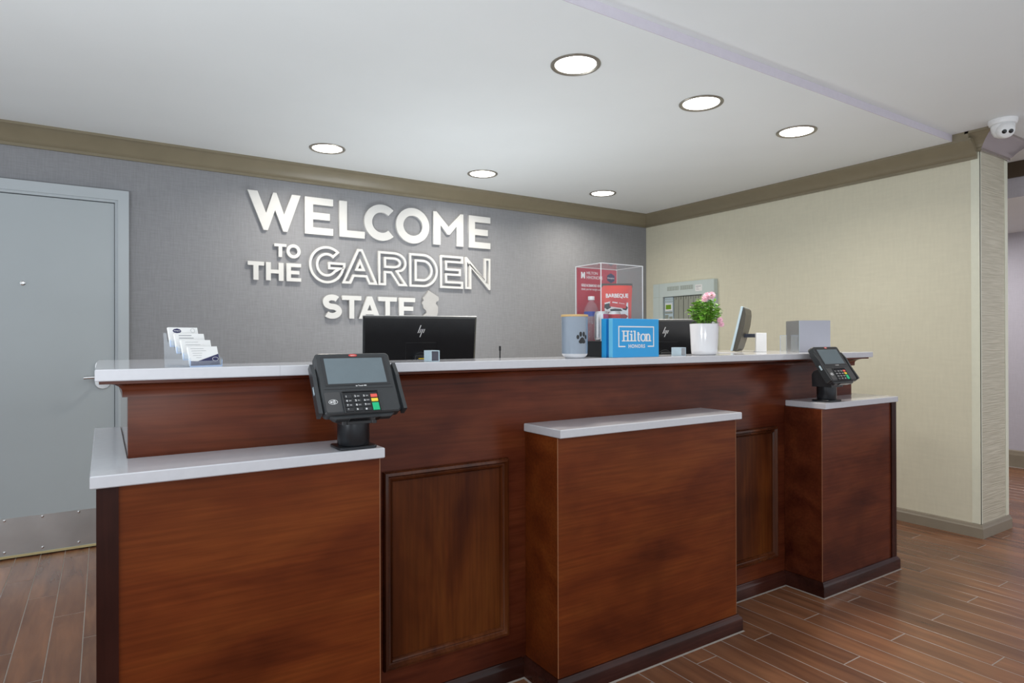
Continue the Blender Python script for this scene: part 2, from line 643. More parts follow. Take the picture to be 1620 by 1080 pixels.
# ================================================================== THE ROOM
XW, YW, YE, TW = 4.332, 4.346, 1.628, 0.385         # right wall face, back wall face, free end of right wall, its thickness
YFR = -0.9                                          # the modelled part of the lobby ends here, behind the camera
ZLOW, ZHI, YS = 2.341, 2.381, 1.727                 # dropped ceiling, main ceiling, step between them

# floor: grout bed + planks
floor = struct(MB().box(-2.6, 7.14, YFR, 7.0, -0.06, -0.0007).build('floor', M_grout))
PW, PL, X0, YJ, GAP = 0.1098, 0.877, -0.069, 3.312, 0.0037


def hidden(x, y):
    """planks nobody can see from the lobby side: under the desk block or in the walls"""
    if 0.06 < x < 3.30 and 1.95 < y < 4.3:
        return True
    if y > 4.36 and x < 4.4:
        return True
    return x < 0.06 and y > 4.36


def on_screen(x, y):
    d = Vector((x, y, -1.17))
    z = d.dot(fwd)
    if z < 0.3:
        return None
    u, v = 810 + 999.74 * d.dot(right) / z, 535.8 - 999.74 * d.dot(upv) / z
    return (u, v, z) if -10 < u < 1630 and 500 < v < 1090 else None


pm = bpy.data.meshes.new('plank')
b_ = 0.0008
hx, hy = PW / 2 - GAP / 2, PL / 2 - GAP / 2
pm.from_pydata([(-hx, -hy, -.0006), (hx, -hy, -.0006), (hx, hy, -.0006), (-hx, hy, -.0006),
                (-hx + b_, -hy + b_, 0), (hx - b_, -hy + b_, 0), (hx - b_, hy - b_, 0), (-hx + b_, hy - b_, 0)], [],
               [(4, 5, 6, 7), (0, 1, 5, 4), (1, 2, 6, 5), (2, 3, 7, 6), (3, 0, 4, 7)])
pm.materials.append(M_tile)
cells = []
for k in range(-31, 75):
    xc = X0 + PW * (k + 0.5)
    j0 = (YJ - (PL / 3) * (k + 1)) % PL
    for r in range(-6, 8):
        yc = j0 + PL * r + PL / 2
        if not (YFR + 0.46 < yc < 6.5) or not (-2.5 < xc < 6.95):
            continue
        if XW + 0.03 < xc < XW + TW - 0.03 and yc - PL / 2 > YE + 0.05:
            continue
        vis = [on_screen(xc, yc + q * PL) for q in (-0.45, -0.2, 0, 0.2, 0.45) if not hidden(xc, yc + q * PL)]
        vis = [s for s in vis if s]
        # seen only left of the desk, right of it, and beyond the free end of the right-hand wall
        ok = [s for s in vis if s[0] < 160 or s[0] > 640]
        sc_ = sum(1 / s[2] ** 2 for s in ok)
        cells.append((sc_, xc, yc))
cells.sort(reverse=True)
near = [c for c in cells if c[0] > 0][:290]
rest = cells[len(near):]
for _, xc, yc in near:
    link('plank', pm, None, floor, (xc, yc, 0))
mb = MB()
for _, xc, yc in rest:
    if hidden(xc, yc - PL / 2) and hidden(xc, yc + PL / 2):
        continue
    mb.add([(v.co.x + xc, v.co.y + yc, v.co.z) for v in pm.vertices], [tuple(p.vertices) for p in pm.polygons])
o = mb.build('planks_beyond_view', M_tile, floor)
o['kind'] = 'stuff'

# walls
struct(MB().box(-2.6, XW, YW, YW + 0.12, 0, 2.6).build('wall_back', M_grey))
struct(MB().box(XW, XW + TW, YE, 7.0, 0, 2.6).build('wall_right', M_cream))
struct(MB().box(XW + 0.012, XW + TW - 0.002, YE - 0.003, YE, 0.0, 2.5).build('wall_end', M_rib))
far = struct(MB().box(7.02, 7.14, YFR, 7.0, 0, 2.6).build('wall_far', M_lilac))
struct(MB().box(XW + TW, 7.02, 6.9, 7.0, 0, 2.6).build('wall_corridor_end', M_lilac))

# ceilings
struct(MB().box(-2.6, 7.14, YFR, YS, ZHI, ZHI + 0.1).build('ceiling', M_ceil))
struct(MB().box(XW - 0.08, 7.14, YS, 7.0, ZHI, ZHI + 0.1).build('ceiling_corridor', M_ceil))
struct(MB().box(-2.6, XW, YS + 0.004, YW, ZLOW, ZHI + 0.1).build('ceiling_dropped', M_ceil))
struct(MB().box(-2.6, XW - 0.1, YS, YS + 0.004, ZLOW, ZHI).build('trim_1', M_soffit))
# bulkhead over the far lobby, with its own dark cornice and a lower ceiling behind it
bulk = struct(MB().box(5.28, 7.02, YFR, 6.9, 2.145, ZHI).build('ceiling_bulkhead', M_ceil))
MB().box(5.272, 5.28, YFR, 6.9, 2.145, 2.29).build('bulkhead_face', M_lilac, bulk)
CROWN = [(0, 0), (0.100, 0), (0.100, -0.013), (0.090, -0.016), (0.070, -0.032), (0.048, -0.052), (0.030, -0.074), (0.022, -0.088), (0.014, -0.092), (0.014, -0.108), (0, -0.108)]


def crown(name, path, ztop, mat=None, prof=CROWN):
    return struct(MB().sweep([(a, ztop + z) for a, z in prof], path).build(name, mat or M_crown, smooth=35))


crown('trim_2', [(5.272, YFR), (5.272, 6.9)][::-1], ZHI - 0.002, M_crown_dark, [(0, 0), (0.05, 0), (0.05, -0.02), (0.02, -0.10), (0, -0.10)])
# crown moulding: back wall then right wall (inside corner), and the taller one round the wall's free end
crown('trim_3', [(-2.6, YW), (XW, YW), (XW, YE + 0.006)], ZLOW)
ENDP = [(XW, YE + 0.035), (XW, YE - 0.003), (XW + TW, YE - 0.003), (XW + TW, 6.9)]
PROF2 = [(a, ZHI + z * 0.98) for a, z in CROWN]
struct(MB().sweep(PROF2, ENDP, only=(0, 2)).build('trim_4', M_crown))
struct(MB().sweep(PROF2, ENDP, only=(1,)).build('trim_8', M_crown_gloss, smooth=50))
struct(MB().box(XW - 0.1, XW - 0.082, YE + 0.016, YS, ZLOW + 0.0005, ZHI).build('trim_5', M_crown))
# baseboards
BASEP = [(0, 0), (0.016, 0), (0.016, 0.056), (0.012, 0.064), (0.008, 0.076), (0, 0.080)]
struct(MB().sweep(BASEP, [(XW, YW), (XW, YE - 0.003), (XW + TW, YE - 0.003), (XW + TW, 6.9)]).build('baseboard_right', M_basetrim))
struct(MB().sweep([(a, z * 1.9) for a, z in BASEP], [(7.02, 6.9), (7.02, YFR)]).build('baseboard_far', M_basetrim))
struct(MB().sweep(BASEP, [(0.13, YW), (XW - 0.016, YW)]).build('baseboard_back', M_basetrim))
# plastic corner guards on the free end of the wall
g = MB()
g.box(XW - 0.0025, XW + 0.0, YE - 0.006, YE + 0.042, 0.081, 2.272)
g.box(XW - 0.0025, XW + 0.012, YE - 0.006, YE - 0.003, 0.081, 2.272)
struct(g.build('trim_6', M_guard))
g = MB()
g.box(XW + TW - 0.040, XW + TW + 0.0025, YE - 0.006, YE - 0.003, 0.081, 2.272)
g.box(XW + TW, XW + TW + 0.0025, YE - 0.003, YE + 0.042, 0.081, 2.272)
struct(g.build('trim_7', M_guard))

# door in the back wall (left), steel frame, kick plate, lever, viewer
dr = struct(MB().box(-0.865, 0.055, YW - 0.026, YW - 0.0005, 0.008, 1.968, 0.002).build('door_1', M_door))


def door_frame():
    outer = [(-0.935, 0.0), (-0.935, 2.044), (0.126, 2.044), (0.126, 0.0)]
    inner = [(-0.867, 0.0), (-0.867, 1.972), (0.057, 1.972), (0.057, 0.0)]
    stop = [(-0.882, 0.0), (-0.882, 1.987), (0.072, 1.987), (0.072, 0.0)]
    yf, ys, yb = YW - 0.040, YW - 0.032, YW
    vs, fs = [], []
    rings = [(outer, yb), (outer, yf), (stop, yf), (stop, ys), (inner, ys), (inner, yb)]
    for ring, y in rings:
        vs += [(x, y, z) for x, z in ring]
    for k in range(5):
        for i in range(3):
            fs.append((k * 4 + i, k * 4 + i + 1, (k + 1) * 4 + i + 1, (k + 1) * 4 + i))
    return MB().add(vs, fs)


door_frame().build('door_frame', M_frame, dr)
yd = YW - 0.026
kp = MB().box(-0.855, 0.045, yd - 0.002, yd, 0.024, 0.222, 0.0005).build('kick_plate', M_steel, dr)
for zs in (0.041, 0.211):
    for i in range(6):
        MB().lathe([(0.0078, 0), (0.0065, 0.0028), (0.0, 0.004)], 10, xf=Matrix.Translation((-0.775 + 0.1645 * i + 0.0, yd - 0.002, zs)) @ Matrix.Rotation(PI / 2, 4, 'X')).build('screw', M_chrome, kp, smooth=40)
MB().box(-0.865, 0.055, yd - 0.006, yd, 0.008, 0.020).build('door_sweep', M_brass, dr)
vw = MB()
vw.lathe([(0.0, 0.0), (0.013, 0.0), (0.013, 0.004), (0.008, 0.006), (0.006, 0.004), (0, 0.003)], 20, xf=Matrix.Translation((-0.366, yd, 1.488)) @ Matrix.Rotation(PI / 2, 4, 'X'))
vw.build('door_viewer', M_chrome, dr, smooth=35)
hd = MB()
hd.prism(rrect(-0.040, 0.036, 0.898, 1.066, 0.036, 6), yd - 0.007, yd, 'y', 0.002)
hd.build('handle_plate', M_chrome, dr, smooth=35)
lv = MB()
lv.tube([(-0.002, yd - 0.005, 0.968), (-0.002, yd - 0.052, 0.968)], 0.011, 14)
lv.tube([(-0.002, yd - 0.050, 0.968), (-0.04, yd - 0.056, 0.968), (-0.092, yd - 0.05, 0.966)], [0.011, 0.009, 0.009], 14)
lv.build('door_lever', M_chrome, dr, smooth=50)

# ================================================================== RECEPTION DESK
CT, CB, PT, PB = 1.104, 1.076, 0.879, 0.851
BX0, BX1, BY = 0.051, 3.335, 1.840
desk = thing('reception_desk', 'long dark cherry wood front desk body with framed panels below the tall counter', 'desk', (1.7, 1.95, 0))
D = (1.7, 1.95, 0)


def dp(mb, name, mat, parent=desk, base=D, smooth=None):
    """part built in room coordinates under a parent standing at base"""
    off = Vector(base)
    mb.v = [tuple(Vector(p) - off) for p in mb.v]
    return mb.build(name, mat, parent, None, smooth)


dp(MB().box(BX0, BX1, BY, BY + 0.05, 0.0, CB), 'front_panel', M_wood_top)
dp(MB().box(BX0, BX0 + 0.04, BY + 0.05, 2.60, 0.0, CB), 'side_panel', M_wood_side)
dp(MB().box(BX1 - 0.04, BX1, BY + 0.05, 2.53, 0.0, CB), 'side_panel', M_wood_top)
# cove cornice right under the counter
cove = [(0, 1.032), (0.012, 1.032), (0.012, 1.046)]
cove += [(0.012 + 0.036 * (1 - math.cos(math.radians(a))), 1.046 + 0.022 * math.sin(math.radians(a))) for a in (18, 36, 54, 72, 90)]
cove += [(0.060, 1.068), (0.060, 1.0757), (0, 1.0757)]
dp(MB().sweep(cove, [(BX0, 2.60), (BX0, BY), (BX1, BY), (BX1, 2.53)][::1]), 'cornice', M_wood_top, smooth=40)


def picture_frame(x0, x1, z0, z1, name):
    """panel moulding: mitred frame of stepped profile standing on the front panel, plus the panel field"""
    prof = [(0.0, 0.0), (0.0, 0.010), (0.004, 0.018), (0.012, 0.021), (0.018, 0.011), (0.022, 0.010), (0.026, 0.014), (0.031, 0.008), (0.033, 0.0)]
    vs, fs = [], []
    cs = [(x0, z0, 1, 1), (x1, z0, -1, 1), (x1, z1, -1, -1), (x0, z1, 1, -1)]
    for x, z, sx, sz in cs:
        for i, o_ in prof:
            vs.append((x + sx * i, BY - o_, z + sz * i))
    k = len(prof)
    for c in range(4):
        c2 = (c + 1) % 4
        for q in range(k - 1):
            fs.append((c * k + q, c * k + q + 1, c2 * k + q + 1, c2 * k + q))
    fr_ = dp(MB().add(vs, fs), 'panel_moulding', M_mould, smooth=28)
    dp(MB().box(x0 + 0.033, x1 - 0.033, BY - 0.0015, BY, z0 + 0.033, z1 - 0.033), 'panel_field', M_wood_v, fr_, D)


picture_frame(0.716, 1.168, 0.160, 0.768, 'a')
picture_frame(2.220, 2.675, 0.142, 0.763, 'b')
BASEM = [(0, 0.0), (0.018, 0.0), (0.018, 0.047), (0.015, 0.055), (0.008, 0.062), (0.006, 0.066), (0, 0.066)]
SEAL = [(0, 0.0002), (0.006, 0.0002), (0.0, 0.003)]
for xa, xb in ((0.635 + 0.018, 1.243 - 0.018), (2.139 + 0.018, 2.745 - 0.018)):
    pp = dp(MB().sweep(BASEM, [(xa, BY), (xb, BY)]), 'base_moulding', M_wood_base, smooth=30)
    dp(MB().sweep([(0.018 + a, z) for a, z in SEAL], [(xa + 0.001, BY), (xb - 0.001, BY)]), 'sealant_bead', M_grout, pp)

# the white counter on top: U shaped, in one continuous slab
outline = [(-0.017, 1.762), (3.403, 1.762), (3.403, 2.60), (2.72, 2.60), (2.72, 2.010), (0.27, 2.010), (0.27, 2.662), (-0.017, 2.662)]
ctop = MB().prism(outline, CB, CT, 'z', 0.0022)
ctop.v = [tuple(Vector(p) - Vector((1.7, 1.9, CB))) for p in ctop.v]
ctop = tag(ctop.build('countertop', M_slab, None, (0, 0, 0)), 'long white quartz countertop running along the top of the desk', 'countertop')
ctop.location = (1.7, 1.9, CB)
# joint line in the slab
j = MB().box(0.398 - 1.7, 0.3986 - 1.7, 1.7618 - 1.9, 2.008 - 1.9, 0.0, CT - CB + 0.00005).build('slab_joint', M_greyprint, ctop)

# inner work surface for the staff side
wt = thing('work_desk', 'grey staff work surface inside the reception desk behind the counter', 'desk', (1.5, 2.5, 0))
dp(MB().box(0.30, 2.70, 2.02, 2.75, 0.722, 0.75, 0.002), 'desktop', M_worktop, wt, (1.5, 2.5, 0))
for xl in (0.34, 1.4, 2.62):
    dp(MB().box(xl, xl + 0.03, 2.05, 2.70, 0.0, 0.722), 'leg', M_worktop, wt, (1.5, 2.5, 0))


def pedestal(x0, x1, y0, y1, cap_poly, posts, label, base_path, front_mat=M_wood_h):
    b = ((x0 + x1) / 2, (y0 + y1) / 2, 0)
    t = thing('pedestal', label, 'pedestal', b)
    dp(MB().box(x0, x1, y0, y1, 0.0, PB - 0.0003, 0.0015), 'body', front_mat, t, b)
    dp(MB().prism(cap_poly, PB, PT, 'z', 0.0022), 'cap', M_slab, t, b)
    for a in posts:
        dp(MB().box(*a), 'corner_post', M_wood_dk, t, b)
    bm_ = dp(MB().sweep(BASEM, base_path), 'base_moulding', M_wood_base, t, b, 30)
    dp(MB().sweep([(0.018 + a, z) for a, z in SEAL], base_path), 'sealant_bead', M_grout, bm_, b)
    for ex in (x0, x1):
        dp(MB().box(ex - 0.0011, ex + 0.0011, y0 - 0.0006, y0 + 0.0014, 0.067, PB - 0.0006), 'pale_edge', M_edgewood, t, b)  # thin strip of lighter wood tone along each front corner
    return t


yP = 1.650
eps = 0.0004
# left one wraps round the desk's left end
pl = pedestal(-0.008, 0.635, yP, BY - eps, [(-0.025, 1.645 - 0.012), (0.643, 1.645 - 0.012), (0.643, BY - eps), (BX0 - eps, BY - eps), (BX0 - eps, 2.537), (-0.025, 2.537)],
              [(-0.0135, 0.028, yP - 0.006, yP, 0.0, PB - 0.0005)],
              'lower cherry wood pedestal with white cap wrapping the desk corner next to the grey door',
              [(-0.008, BY - eps), (-0.008, yP), (0.635, yP), (0.635, BY - eps)])
dp(MB().box(-0.008, BX0 - eps, BY, 2.525, 0.0, PB - 0.0003), 'side_body', M_wood_v, pl, (0.3135, (yP + BY - eps) / 2, 0))
pedestal(1.243, 2.139, yP, BY - eps, [(1.239, 1.630), (2.152, 1.630), (2.152, BY - eps), (1.239, BY - eps)], [],
         'wide cherry wood pedestal with empty white cap in the middle of the desk front',
         [(1.243, BY - eps), (1.243, yP), (2.139, yP), (2.139, BY - eps)])
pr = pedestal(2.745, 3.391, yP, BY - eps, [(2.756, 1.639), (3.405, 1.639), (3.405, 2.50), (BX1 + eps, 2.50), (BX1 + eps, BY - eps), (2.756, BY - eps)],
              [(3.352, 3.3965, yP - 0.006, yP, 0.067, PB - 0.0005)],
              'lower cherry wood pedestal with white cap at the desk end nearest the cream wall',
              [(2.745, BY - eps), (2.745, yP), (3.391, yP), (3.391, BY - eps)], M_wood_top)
dp(MB().box(BX1 + eps, 3.391, BY, 2.49, 0.0, PB - 0.0003), 'side_body', M_wood_v, pr, (3.068, (yP + BY - eps) / 2, 0))

# ================================================================== WALL LETTERING
YF = 4.325


def flat_letter(loops, label, group, name='wall_letter', cat='letter', mat=None, depth=None):
    xs = [p[0] for lp in loops for p in lp]
    zs = [p[1] for lp in loops for p in lp]
    ox, oz = (min(xs) + max(xs)) / 2, min(zs)
    dep = depth or (YW - YF - 0.0004)
    me = curve_mesh([[(x - ox, z - oz) for x, z in lp] for lp in loops], dep)
    me.transform(FRONT)
    o = link(name, me, mat or M_letter, None, (ox, YW - 0.0003, oz))
    return tag(o, label, cat, group)


def fit(loops, x0, x1, z0, z1):
    return [[(x0 + (x1 - x0) * a, z0 + (z1 - z0) * b) for a, b in lp] for lp in loops]


def gE(x0, x1, z0, z1, t, ta=None, mid=0.88):
    ta = ta or t * 0.86
    w_, c = x1 - x0, (z0 + z1) / 2
    xm = x0 + w_ * mid
    return [[(x0, z0), (x1, z0), (x1, z0 + ta), (x0 + t, z0 + ta), (x0 + t, c - ta / 2), (xm, c - ta / 2), (xm, c + ta / 2), (x0 + t, c + ta / 2),
             (x0 + t, z1 - ta), (x1, z1 - ta), (x1, z1), (x0, z1)]]


def gL(x0, x1, z0, z1, t, ta):
    return [[(x0, z0), (x1, z0), (x1, z0 + ta), (x0 + t, z0 + ta), (x0 + t, z1), (x0, z1)]]


def gT(x0, x1, z0, z1, t, ta):
    c = (x0 + x1) / 2
    return [[(c - t / 2, z0), (c + t / 2, z0), (c + t / 2, z1 - ta), (x1, z1 - ta), (x1, z1), (x0, z1), (x0, z1 - ta), (c - t / 2, z1 - ta)]]


def gH(x0, x1, z0, z1, t, ta):
    c = (z0 + z1) / 2
    return [[(x0, z0), (x0 + t, z0), (x0 + t, c - ta / 2), (x1 - t, c - ta / 2), (x1 - t, z0), (x1, z0), (x1, z1), (x1 - t, z1), (x1 - t, c + ta / 2),
             (x0 + t, c + ta / 2), (x0 + t, z1), (x0, z1)]]


def gO(x0, x1, z0, z1, t):
    c, d = (x0 + x1) / 2, (z0 + z1) / 2
    return [ellipse(c, d, (x1 - x0) / 2, (z1 - z0) / 2, 56), ellipse(c, d, (x1 - x0) / 2 - t, (z1 - z0) / 2 - t, 48)]


def gC(x0, x1, z0, z1, t):
    rz = (z1 - z0) / 2
    c, d = x0 + rz, (z0 + z1) / 2
    a = 47
    return [arc(c, d, rz, rz, a, 360 - a, 40) + arc(c, d, rz - t, rz - t, 360 - a, a, 36)]


def gS(x0, x1, z0, z1, t):
    h = z1 - z0
    c = (x0 + x1) / 2
    q = (h - t) / 4
    wx = (x1 - x0) / 2 - t / 2
    up = arc(c, z1 - t / 2 - q, wx * 0.96, q, 38, 265, 20)
    dn = arc(c, z0 + t / 2 + q, wx * 1.02, q, 85, -142, 20)
    return [stroke(up + dn, t)]


def gA(x0, x1, z0, z1, t, ta, apex):
    c, w_ = (x0 + x1) / 2, x1 - x0
    h = z1 - z0
    s = (c - apex / 2 - x0) / h                  # slope of the outer left edge
    ht = t * 1.1                                 # level thickness of a leg
    zb0, zb1 = z0 + h * 0.20, z0 + h * 0.20 + ta
    li = lambda z: x0 + ht + s * (z - z0)
    ri = lambda z: x1 - ht - s * (z - z0)
    ztop = z0 + (c - x0 - ht) / s
    return [[(x0, z0), (x0 + ht, z0), (li(zb0), zb0), (ri(zb0), zb0), (x1 - ht, z0), (x1, z0), (c + apex / 2, z1), (c - apex / 2, z1)],
            [(li(zb1), zb1), (c, ztop), (ri(zb1), zb1)]]


ZB, ZT = 1.893, 2.143
G1 = 'white letters of the top line on the grey wall'
W_px = [(80, 78), (137, 83), (187, 215), (228, 97), (248, 97), (293, 222), (340, 107), (393, 111), (313, 322), (288, 322), (240, 197), (197, 313), (172, 311)]
W_n = []
for x, y in W_px:
    a = (x - 80) / 313
    top = 78 + 33 * a
    hgt = 232 - 16 * a
    W_n.append((a, 1 - (y - top) / hgt))
W_n = [(a, 1.0 if b > 0.95 else (0.0 if b < 0.04 else b)) for a, b in W_n]
flat_letter(fit([W_n], 0.778, 1.112, ZB, ZT), 'large white raised letter W, first in the top line on the grey wall', G1)
flat_letter(gE(1.140, 1.332, ZB, ZT, 0.055), 'large white raised letter E right after the W in the top line', G1)
flat_letter(gL(1.375, 1.558, ZB, ZT, 0.055, 0.048), 'large white raised letter L in the top line on the grey wall', G1)
flat_letter(gC(1.555, 1.777, ZB - 0.004, ZT + 0.006, 0.057), 'large white raised letter C in the top line on the grey wall', G1)
flat_letter(gO(1.794, 2.060, ZB - 0.004, ZT + 0.008, 0.057), 'large white raised letter O between C and M in the top line', G1)
M_n = [(1175, 393), (1175, 200), (1194, 200), (1264, 291), (1334, 218), (1352, 218), (1352, 408), (1311, 405), (1311, 289), (1271, 338), (1257, 337), (1217, 281), (1217, 396)]
M_n = [((x - 1175) / 177, 1 - (y - (200 + 18 * (x - 1175) / 177)) / (193 - 3 * (x - 1175) / 177)) for x, y in M_n]
M_n = [(a, 1.0 if b > 0.95 else (0.0 if b < 0.04 else b)) for a, b in M_n]
flat_letter(fit([M_n], 2.093, 2.351, ZB + 0.004, ZT + 0.004), 'large white raised letter M in the top line on the grey wall', G1)
flat_letter(gE(2.399, 2.595, ZB + 0.004, ZT + 0.005, 0.055), 'large white raised letter E that ends the top line', G1)
G2 = 'small white letters of the second line on the grey wall'
flat_letter(gT(0.942, 1.020, 1.724, 1.811, 0.023, 0.019), 'smallest white raised letter T above the word THE', G2)
flat_letter(gO(1.020, 1.112, 1.720, 1.814, 0.021), 'smallest white raised letter O above the word THE', G2)
G3 = 'white letters of the third line on the grey wall'
flat_letter(gT(0.779, 0.879, 1.566, 1.685, 0.031, 0.025), 'medium white raised letter T starting the word THE', G3)
flat_letter(gH(0.891, 1.001, 1.566, 1.685, 0.030, 0.025), 'medium white raised letter H in the word THE', G3)
flat_letter(gE(1.020, 1.115, 1.566, 1.686, 0.029, 0.024), 'medium white raised letter E ending the word THE', G3)

# the outlined word
G4 = 'outlined white letters of the third line on the grey wall'
LW = 0.0165


def outlined(loops, label):
    out = []
    for i, lp in enumerate(loops):
        if i == 0:
            out += [lp, inset(lp, LW)]
        else:
            out += [inset(lp, -LW), lp]
    return flat_letter(out, label, G4)


def gG(x0, x1, z0, z1, t):
    c, d = (x0 + x1) / 2 - 0.004, (z0 + z1) / 2
    rx, rz = c - x0, (z1 - z0) / 2
    zb = d + 0.020
    zb2 = d - 0.030
    lp = arc(c, d, rx, rz, 44, 345, 54)
    lp += [(x1, d - 0.008), (x1, zb), (c + 0.008, zb), (c + 0.008, zb2), (c + 0.060, zb2)]
    inner = arc(c, d, rx - t, rz - t, 325, 44, 40)
    return [lp + inner]


ZO, ZP = 1.569, 1.817
outlined(gG(1.167, 1.418, ZO - 0.005, ZP + 0.002, 0.063), 'outlined hollow white letter G on the grey wall')
outlined(gA(1.391, 1.654, ZO, ZP, 0.061, 0.060, 0.036), 'outlined hollow white letter A right after the G')


def gR(x0, x1, z0, z1, t):
    h = z1 - z0
    zw = z0 + h * 0.36                            # underside of the bowl
    cz, rz = (z1 + zw) / 2, (z1 - zw) / 2
    xb = x0 + (x1 - x0) * 0.52
    rx = x0 + (x1 - x0) * 0.955 - xb
    lp = [(x0, z0), (x0 + t, z0), (x0 + t, zw), (x0 + t + 0.034, zw), (x1 - t * 1.22, z0), (x1, z0), (x1 - 0.073, zw + 0.012)]
    lp += arc(xb, cz, rx, rz, -52, 90, 22)
    lp += [(x0, z1)]
    hole = [(x0 + t, zw + t * 0.92), (xb, zw + t * 0.92)] + arc(xb, cz, rx - t, rz - t * 0.92, -80, 90, 18) + [(x0 + t, z1 - t * 0.92)]
    return [lp, hole]


outlined(gR(1.657, 1.886, ZO, ZP - 0.003, 0.060), 'outlined hollow white letter R on the grey wall')


def gD(x0, x1, z0, z1, t):
    c, rz = (z0 + z1) / 2, (z1 - z0) / 2
    rx = rz * 0.98
    xb = x1 - rx
    return [[(x0, z0)] + arc(xb, c, rx, rz, -90, 90, 34) + [(x0, z1)],
            [(x0 + t, z0 + t)] + arc(xb, c, rx - t, rz - t, -90, 90, 28) + [(x0 + t, z1 - t)]]


outlined(gD(1.897, 2.130, ZO, ZP, 0.060), 'outlined hollow white letter D on the grey wall')
outlined(gE(2.149, 2.348, ZO + 0.001, ZP + 0.003, 0.060, 0.055, 0.90), 'outlined hollow white letter E on the grey wall')


def letter_N(x0, x1, z0, z1, t, label):
    """outer contour with blunt tips, inner contour from the sharp-tipped version of the same letter"""
    h = z1 - z0
    za, zb, bl = z0 + h * 0.66, z1 - h * 0.66, 0.015
    outer = [(x0, z0), (x0 + t, z0), (x0 + t, za), (x1 - bl, z0), (x1, z0), (x1, z1), (x1 - t, z1), (x1 - t, zb), (x0 + bl, z1), (x0, z1)]
    sharp = [(x0, z0), (x0 + t, z0), (x0 + t, za), (x1, z0), (x1, z1), (x1 - t, z1), (x1 - t, zb), (x0, z1)]
    return flat_letter([outer, inset(sharp, LW)], label, G4)


letter_N(2.366, 2.595, ZO + 0.002, ZP + 0.003, 0.055, 'outlined hollow white letter N ending its line')
G5 = 'white letters of the bottom line on the grey wall'
ZS, ZU = 1.325, 1.485
flat_letter(gS(1.258, 1.391, ZS - 0.003, ZU + 0.004, 0.040), 'white raised letter S starting the bottom line', G5)
flat_letter(gT(1.393, 1.531, ZS, ZU, 0.035, 0.031), 'white raised letter T right after the S in the bottom line', G5)
flat_letter(gA(1.512, 1.674, ZS, ZU, 0.036, 0.028, 0.034), 'white raised letter A in the bottom line, above the monitor edge', G5)
flat_letter(gT(1.657, 1.798, ZS, ZU, 0.035, 0.031), 'white raised letter T between A and E, cut off by the monitor', G5)
flat_letter(gE(1.816, 1.943, ZS, ZU, 0.037, 0.031), 'white raised letter E ending the bottom line, half hidden by the monitor', G5)
nj = [(2.054, 1.546), (2.134, 1.501), (2.138, 1.484), (2.134, 1.470), (2.118, 1.464), (2.112, 1.448), (2.124, 1.436), (2.131, 1.424), (2.130, 1.385), (2.120, 1.345), (2.100, 1.305),
      (2.075, 1.270), (2.062, 1.246), (2.052, 1.252), (2.050, 1.280), (2.026, 1.300), (2.004, 1.322), (1.998, 1.342), (2.016, 1.362), (2.036, 1.378), (2.030, 1.398), (2.020, 1.404),
      (2.010, 1.414), (2.006, 1.438), (1.998, 1.448), (2.004, 1.462), (2.014, 1.468), (2.004, 1.490), (2.022, 1.500), (2.036, 1.522)]
flat_letter([nj], 'silver cut-out of a state map next to the bottom line of letters', None, 'state_plaque', 'plaque', M_silver)

# ================================================================== CEILING LIGHTS
lights = [((1.688, 2.106), 'ceiling downlight nearest the camera, largest of the front three', 46),
          ((2.486, 2.114), 'middle downlight of the front row by the ceiling step', 46),
          ((3.279, 2.114), 'front-row downlight closest to the cream wall', 46),
          ((1.147, 3.838), 'rear-row downlight above the white wall letters, farthest along to the left', 40),
          ((2.240, 3.838), 'middle downlight of the rear row near the grey wall', 40),
          ((3.349, 3.838), 'rear-row downlight near the corner of grey and cream walls', 40)]
for (x, y), lab, pw in lights:
    t = thing('downlight', lab, 'ceiling light', (x, y, ZLOW), 0, 'recessed ceiling downlights')
    MB().lathe([(0.088, -0.0005), (0.107, -0.0005), (0.107, -0.003), (0.104, -0.006), (0.094, -0.006), (0.088, -0.0015)], 40).build('trim_ring', M_ring, t, smooth=40)
    MB().lathe([(0.0, -0.0014), (0.0905, -0.0014)], 40).build('lens', M_lens, t)
    l = bpy.data.lights.new('downlight_lamp', 'AREA')
    l.shape = 'DISK'
    l.size = 0.17
    l.energy = 7.0
    l.color = (1.0, 0.93, 0.82)
    l.spread = math.radians(150)
    lo = bpy.data.objects.new('lamp', l)
    lo.location = (0, 0, -0.0075)
    lo.parent = t
    COL.objects.link(lo)

# added fill lights, out of view, brightening the lobby beyond the wall
for xyz in ((6.1, 2.6, 2.12), (6.1, 5.0, 2.12), (5.9, 0.4, 2.12)):
    l = bpy.data.lights.new('corridor_fill', 'AREA')
    l.shape, l.size, l.energy, l.color = 'DISK', 0.3, 16, (1.0, 0.96, 0.95)
    lo = bpy.data.objects.new('corridor_fill', l)
    lo.location = xyz
    COL.objects.link(lo)

# dome camera on the main ceiling by the wall's free end
t = thing('security_camera', 'white dome security camera with two dark lenses under the ceiling', 'camera', (4.181, 1.457, ZHI))
MB().lathe([(0.0, -0.0004), (0.068, -0.0004), (0.068, -0.014), (0.063, -0.026), (0.055, -0.030), (0, -0.030)], 36).build('mount_ring', M_white, t, smooth=35)
MB().lathe([(0.054, -0.0305), (0.056, -0.041), (0.052, -0.064), (0.041, -0.085), (0.023, -0.097), (0.0, -0.100)], 36).build('housing', M_white, t, smooth=60)
aim = Vector((-0.73, -0.62, -0.50)).normalized()
q = aim.to_track_quat('Z', 'Y').to_matrix().to_4x4()
ctr = Vector((0, 0, -0.050))
eye = MB().lathe([(0.0, 0.030), (0.0, 0.0655), (0.030, 0.063), (0.038, 0.056), (0.044, 0.040), (0.044, 0.030)][1:], 28, xf=Matrix.Translation(ctr) @ q).build('eyeball', M_white, t, smooth=50)
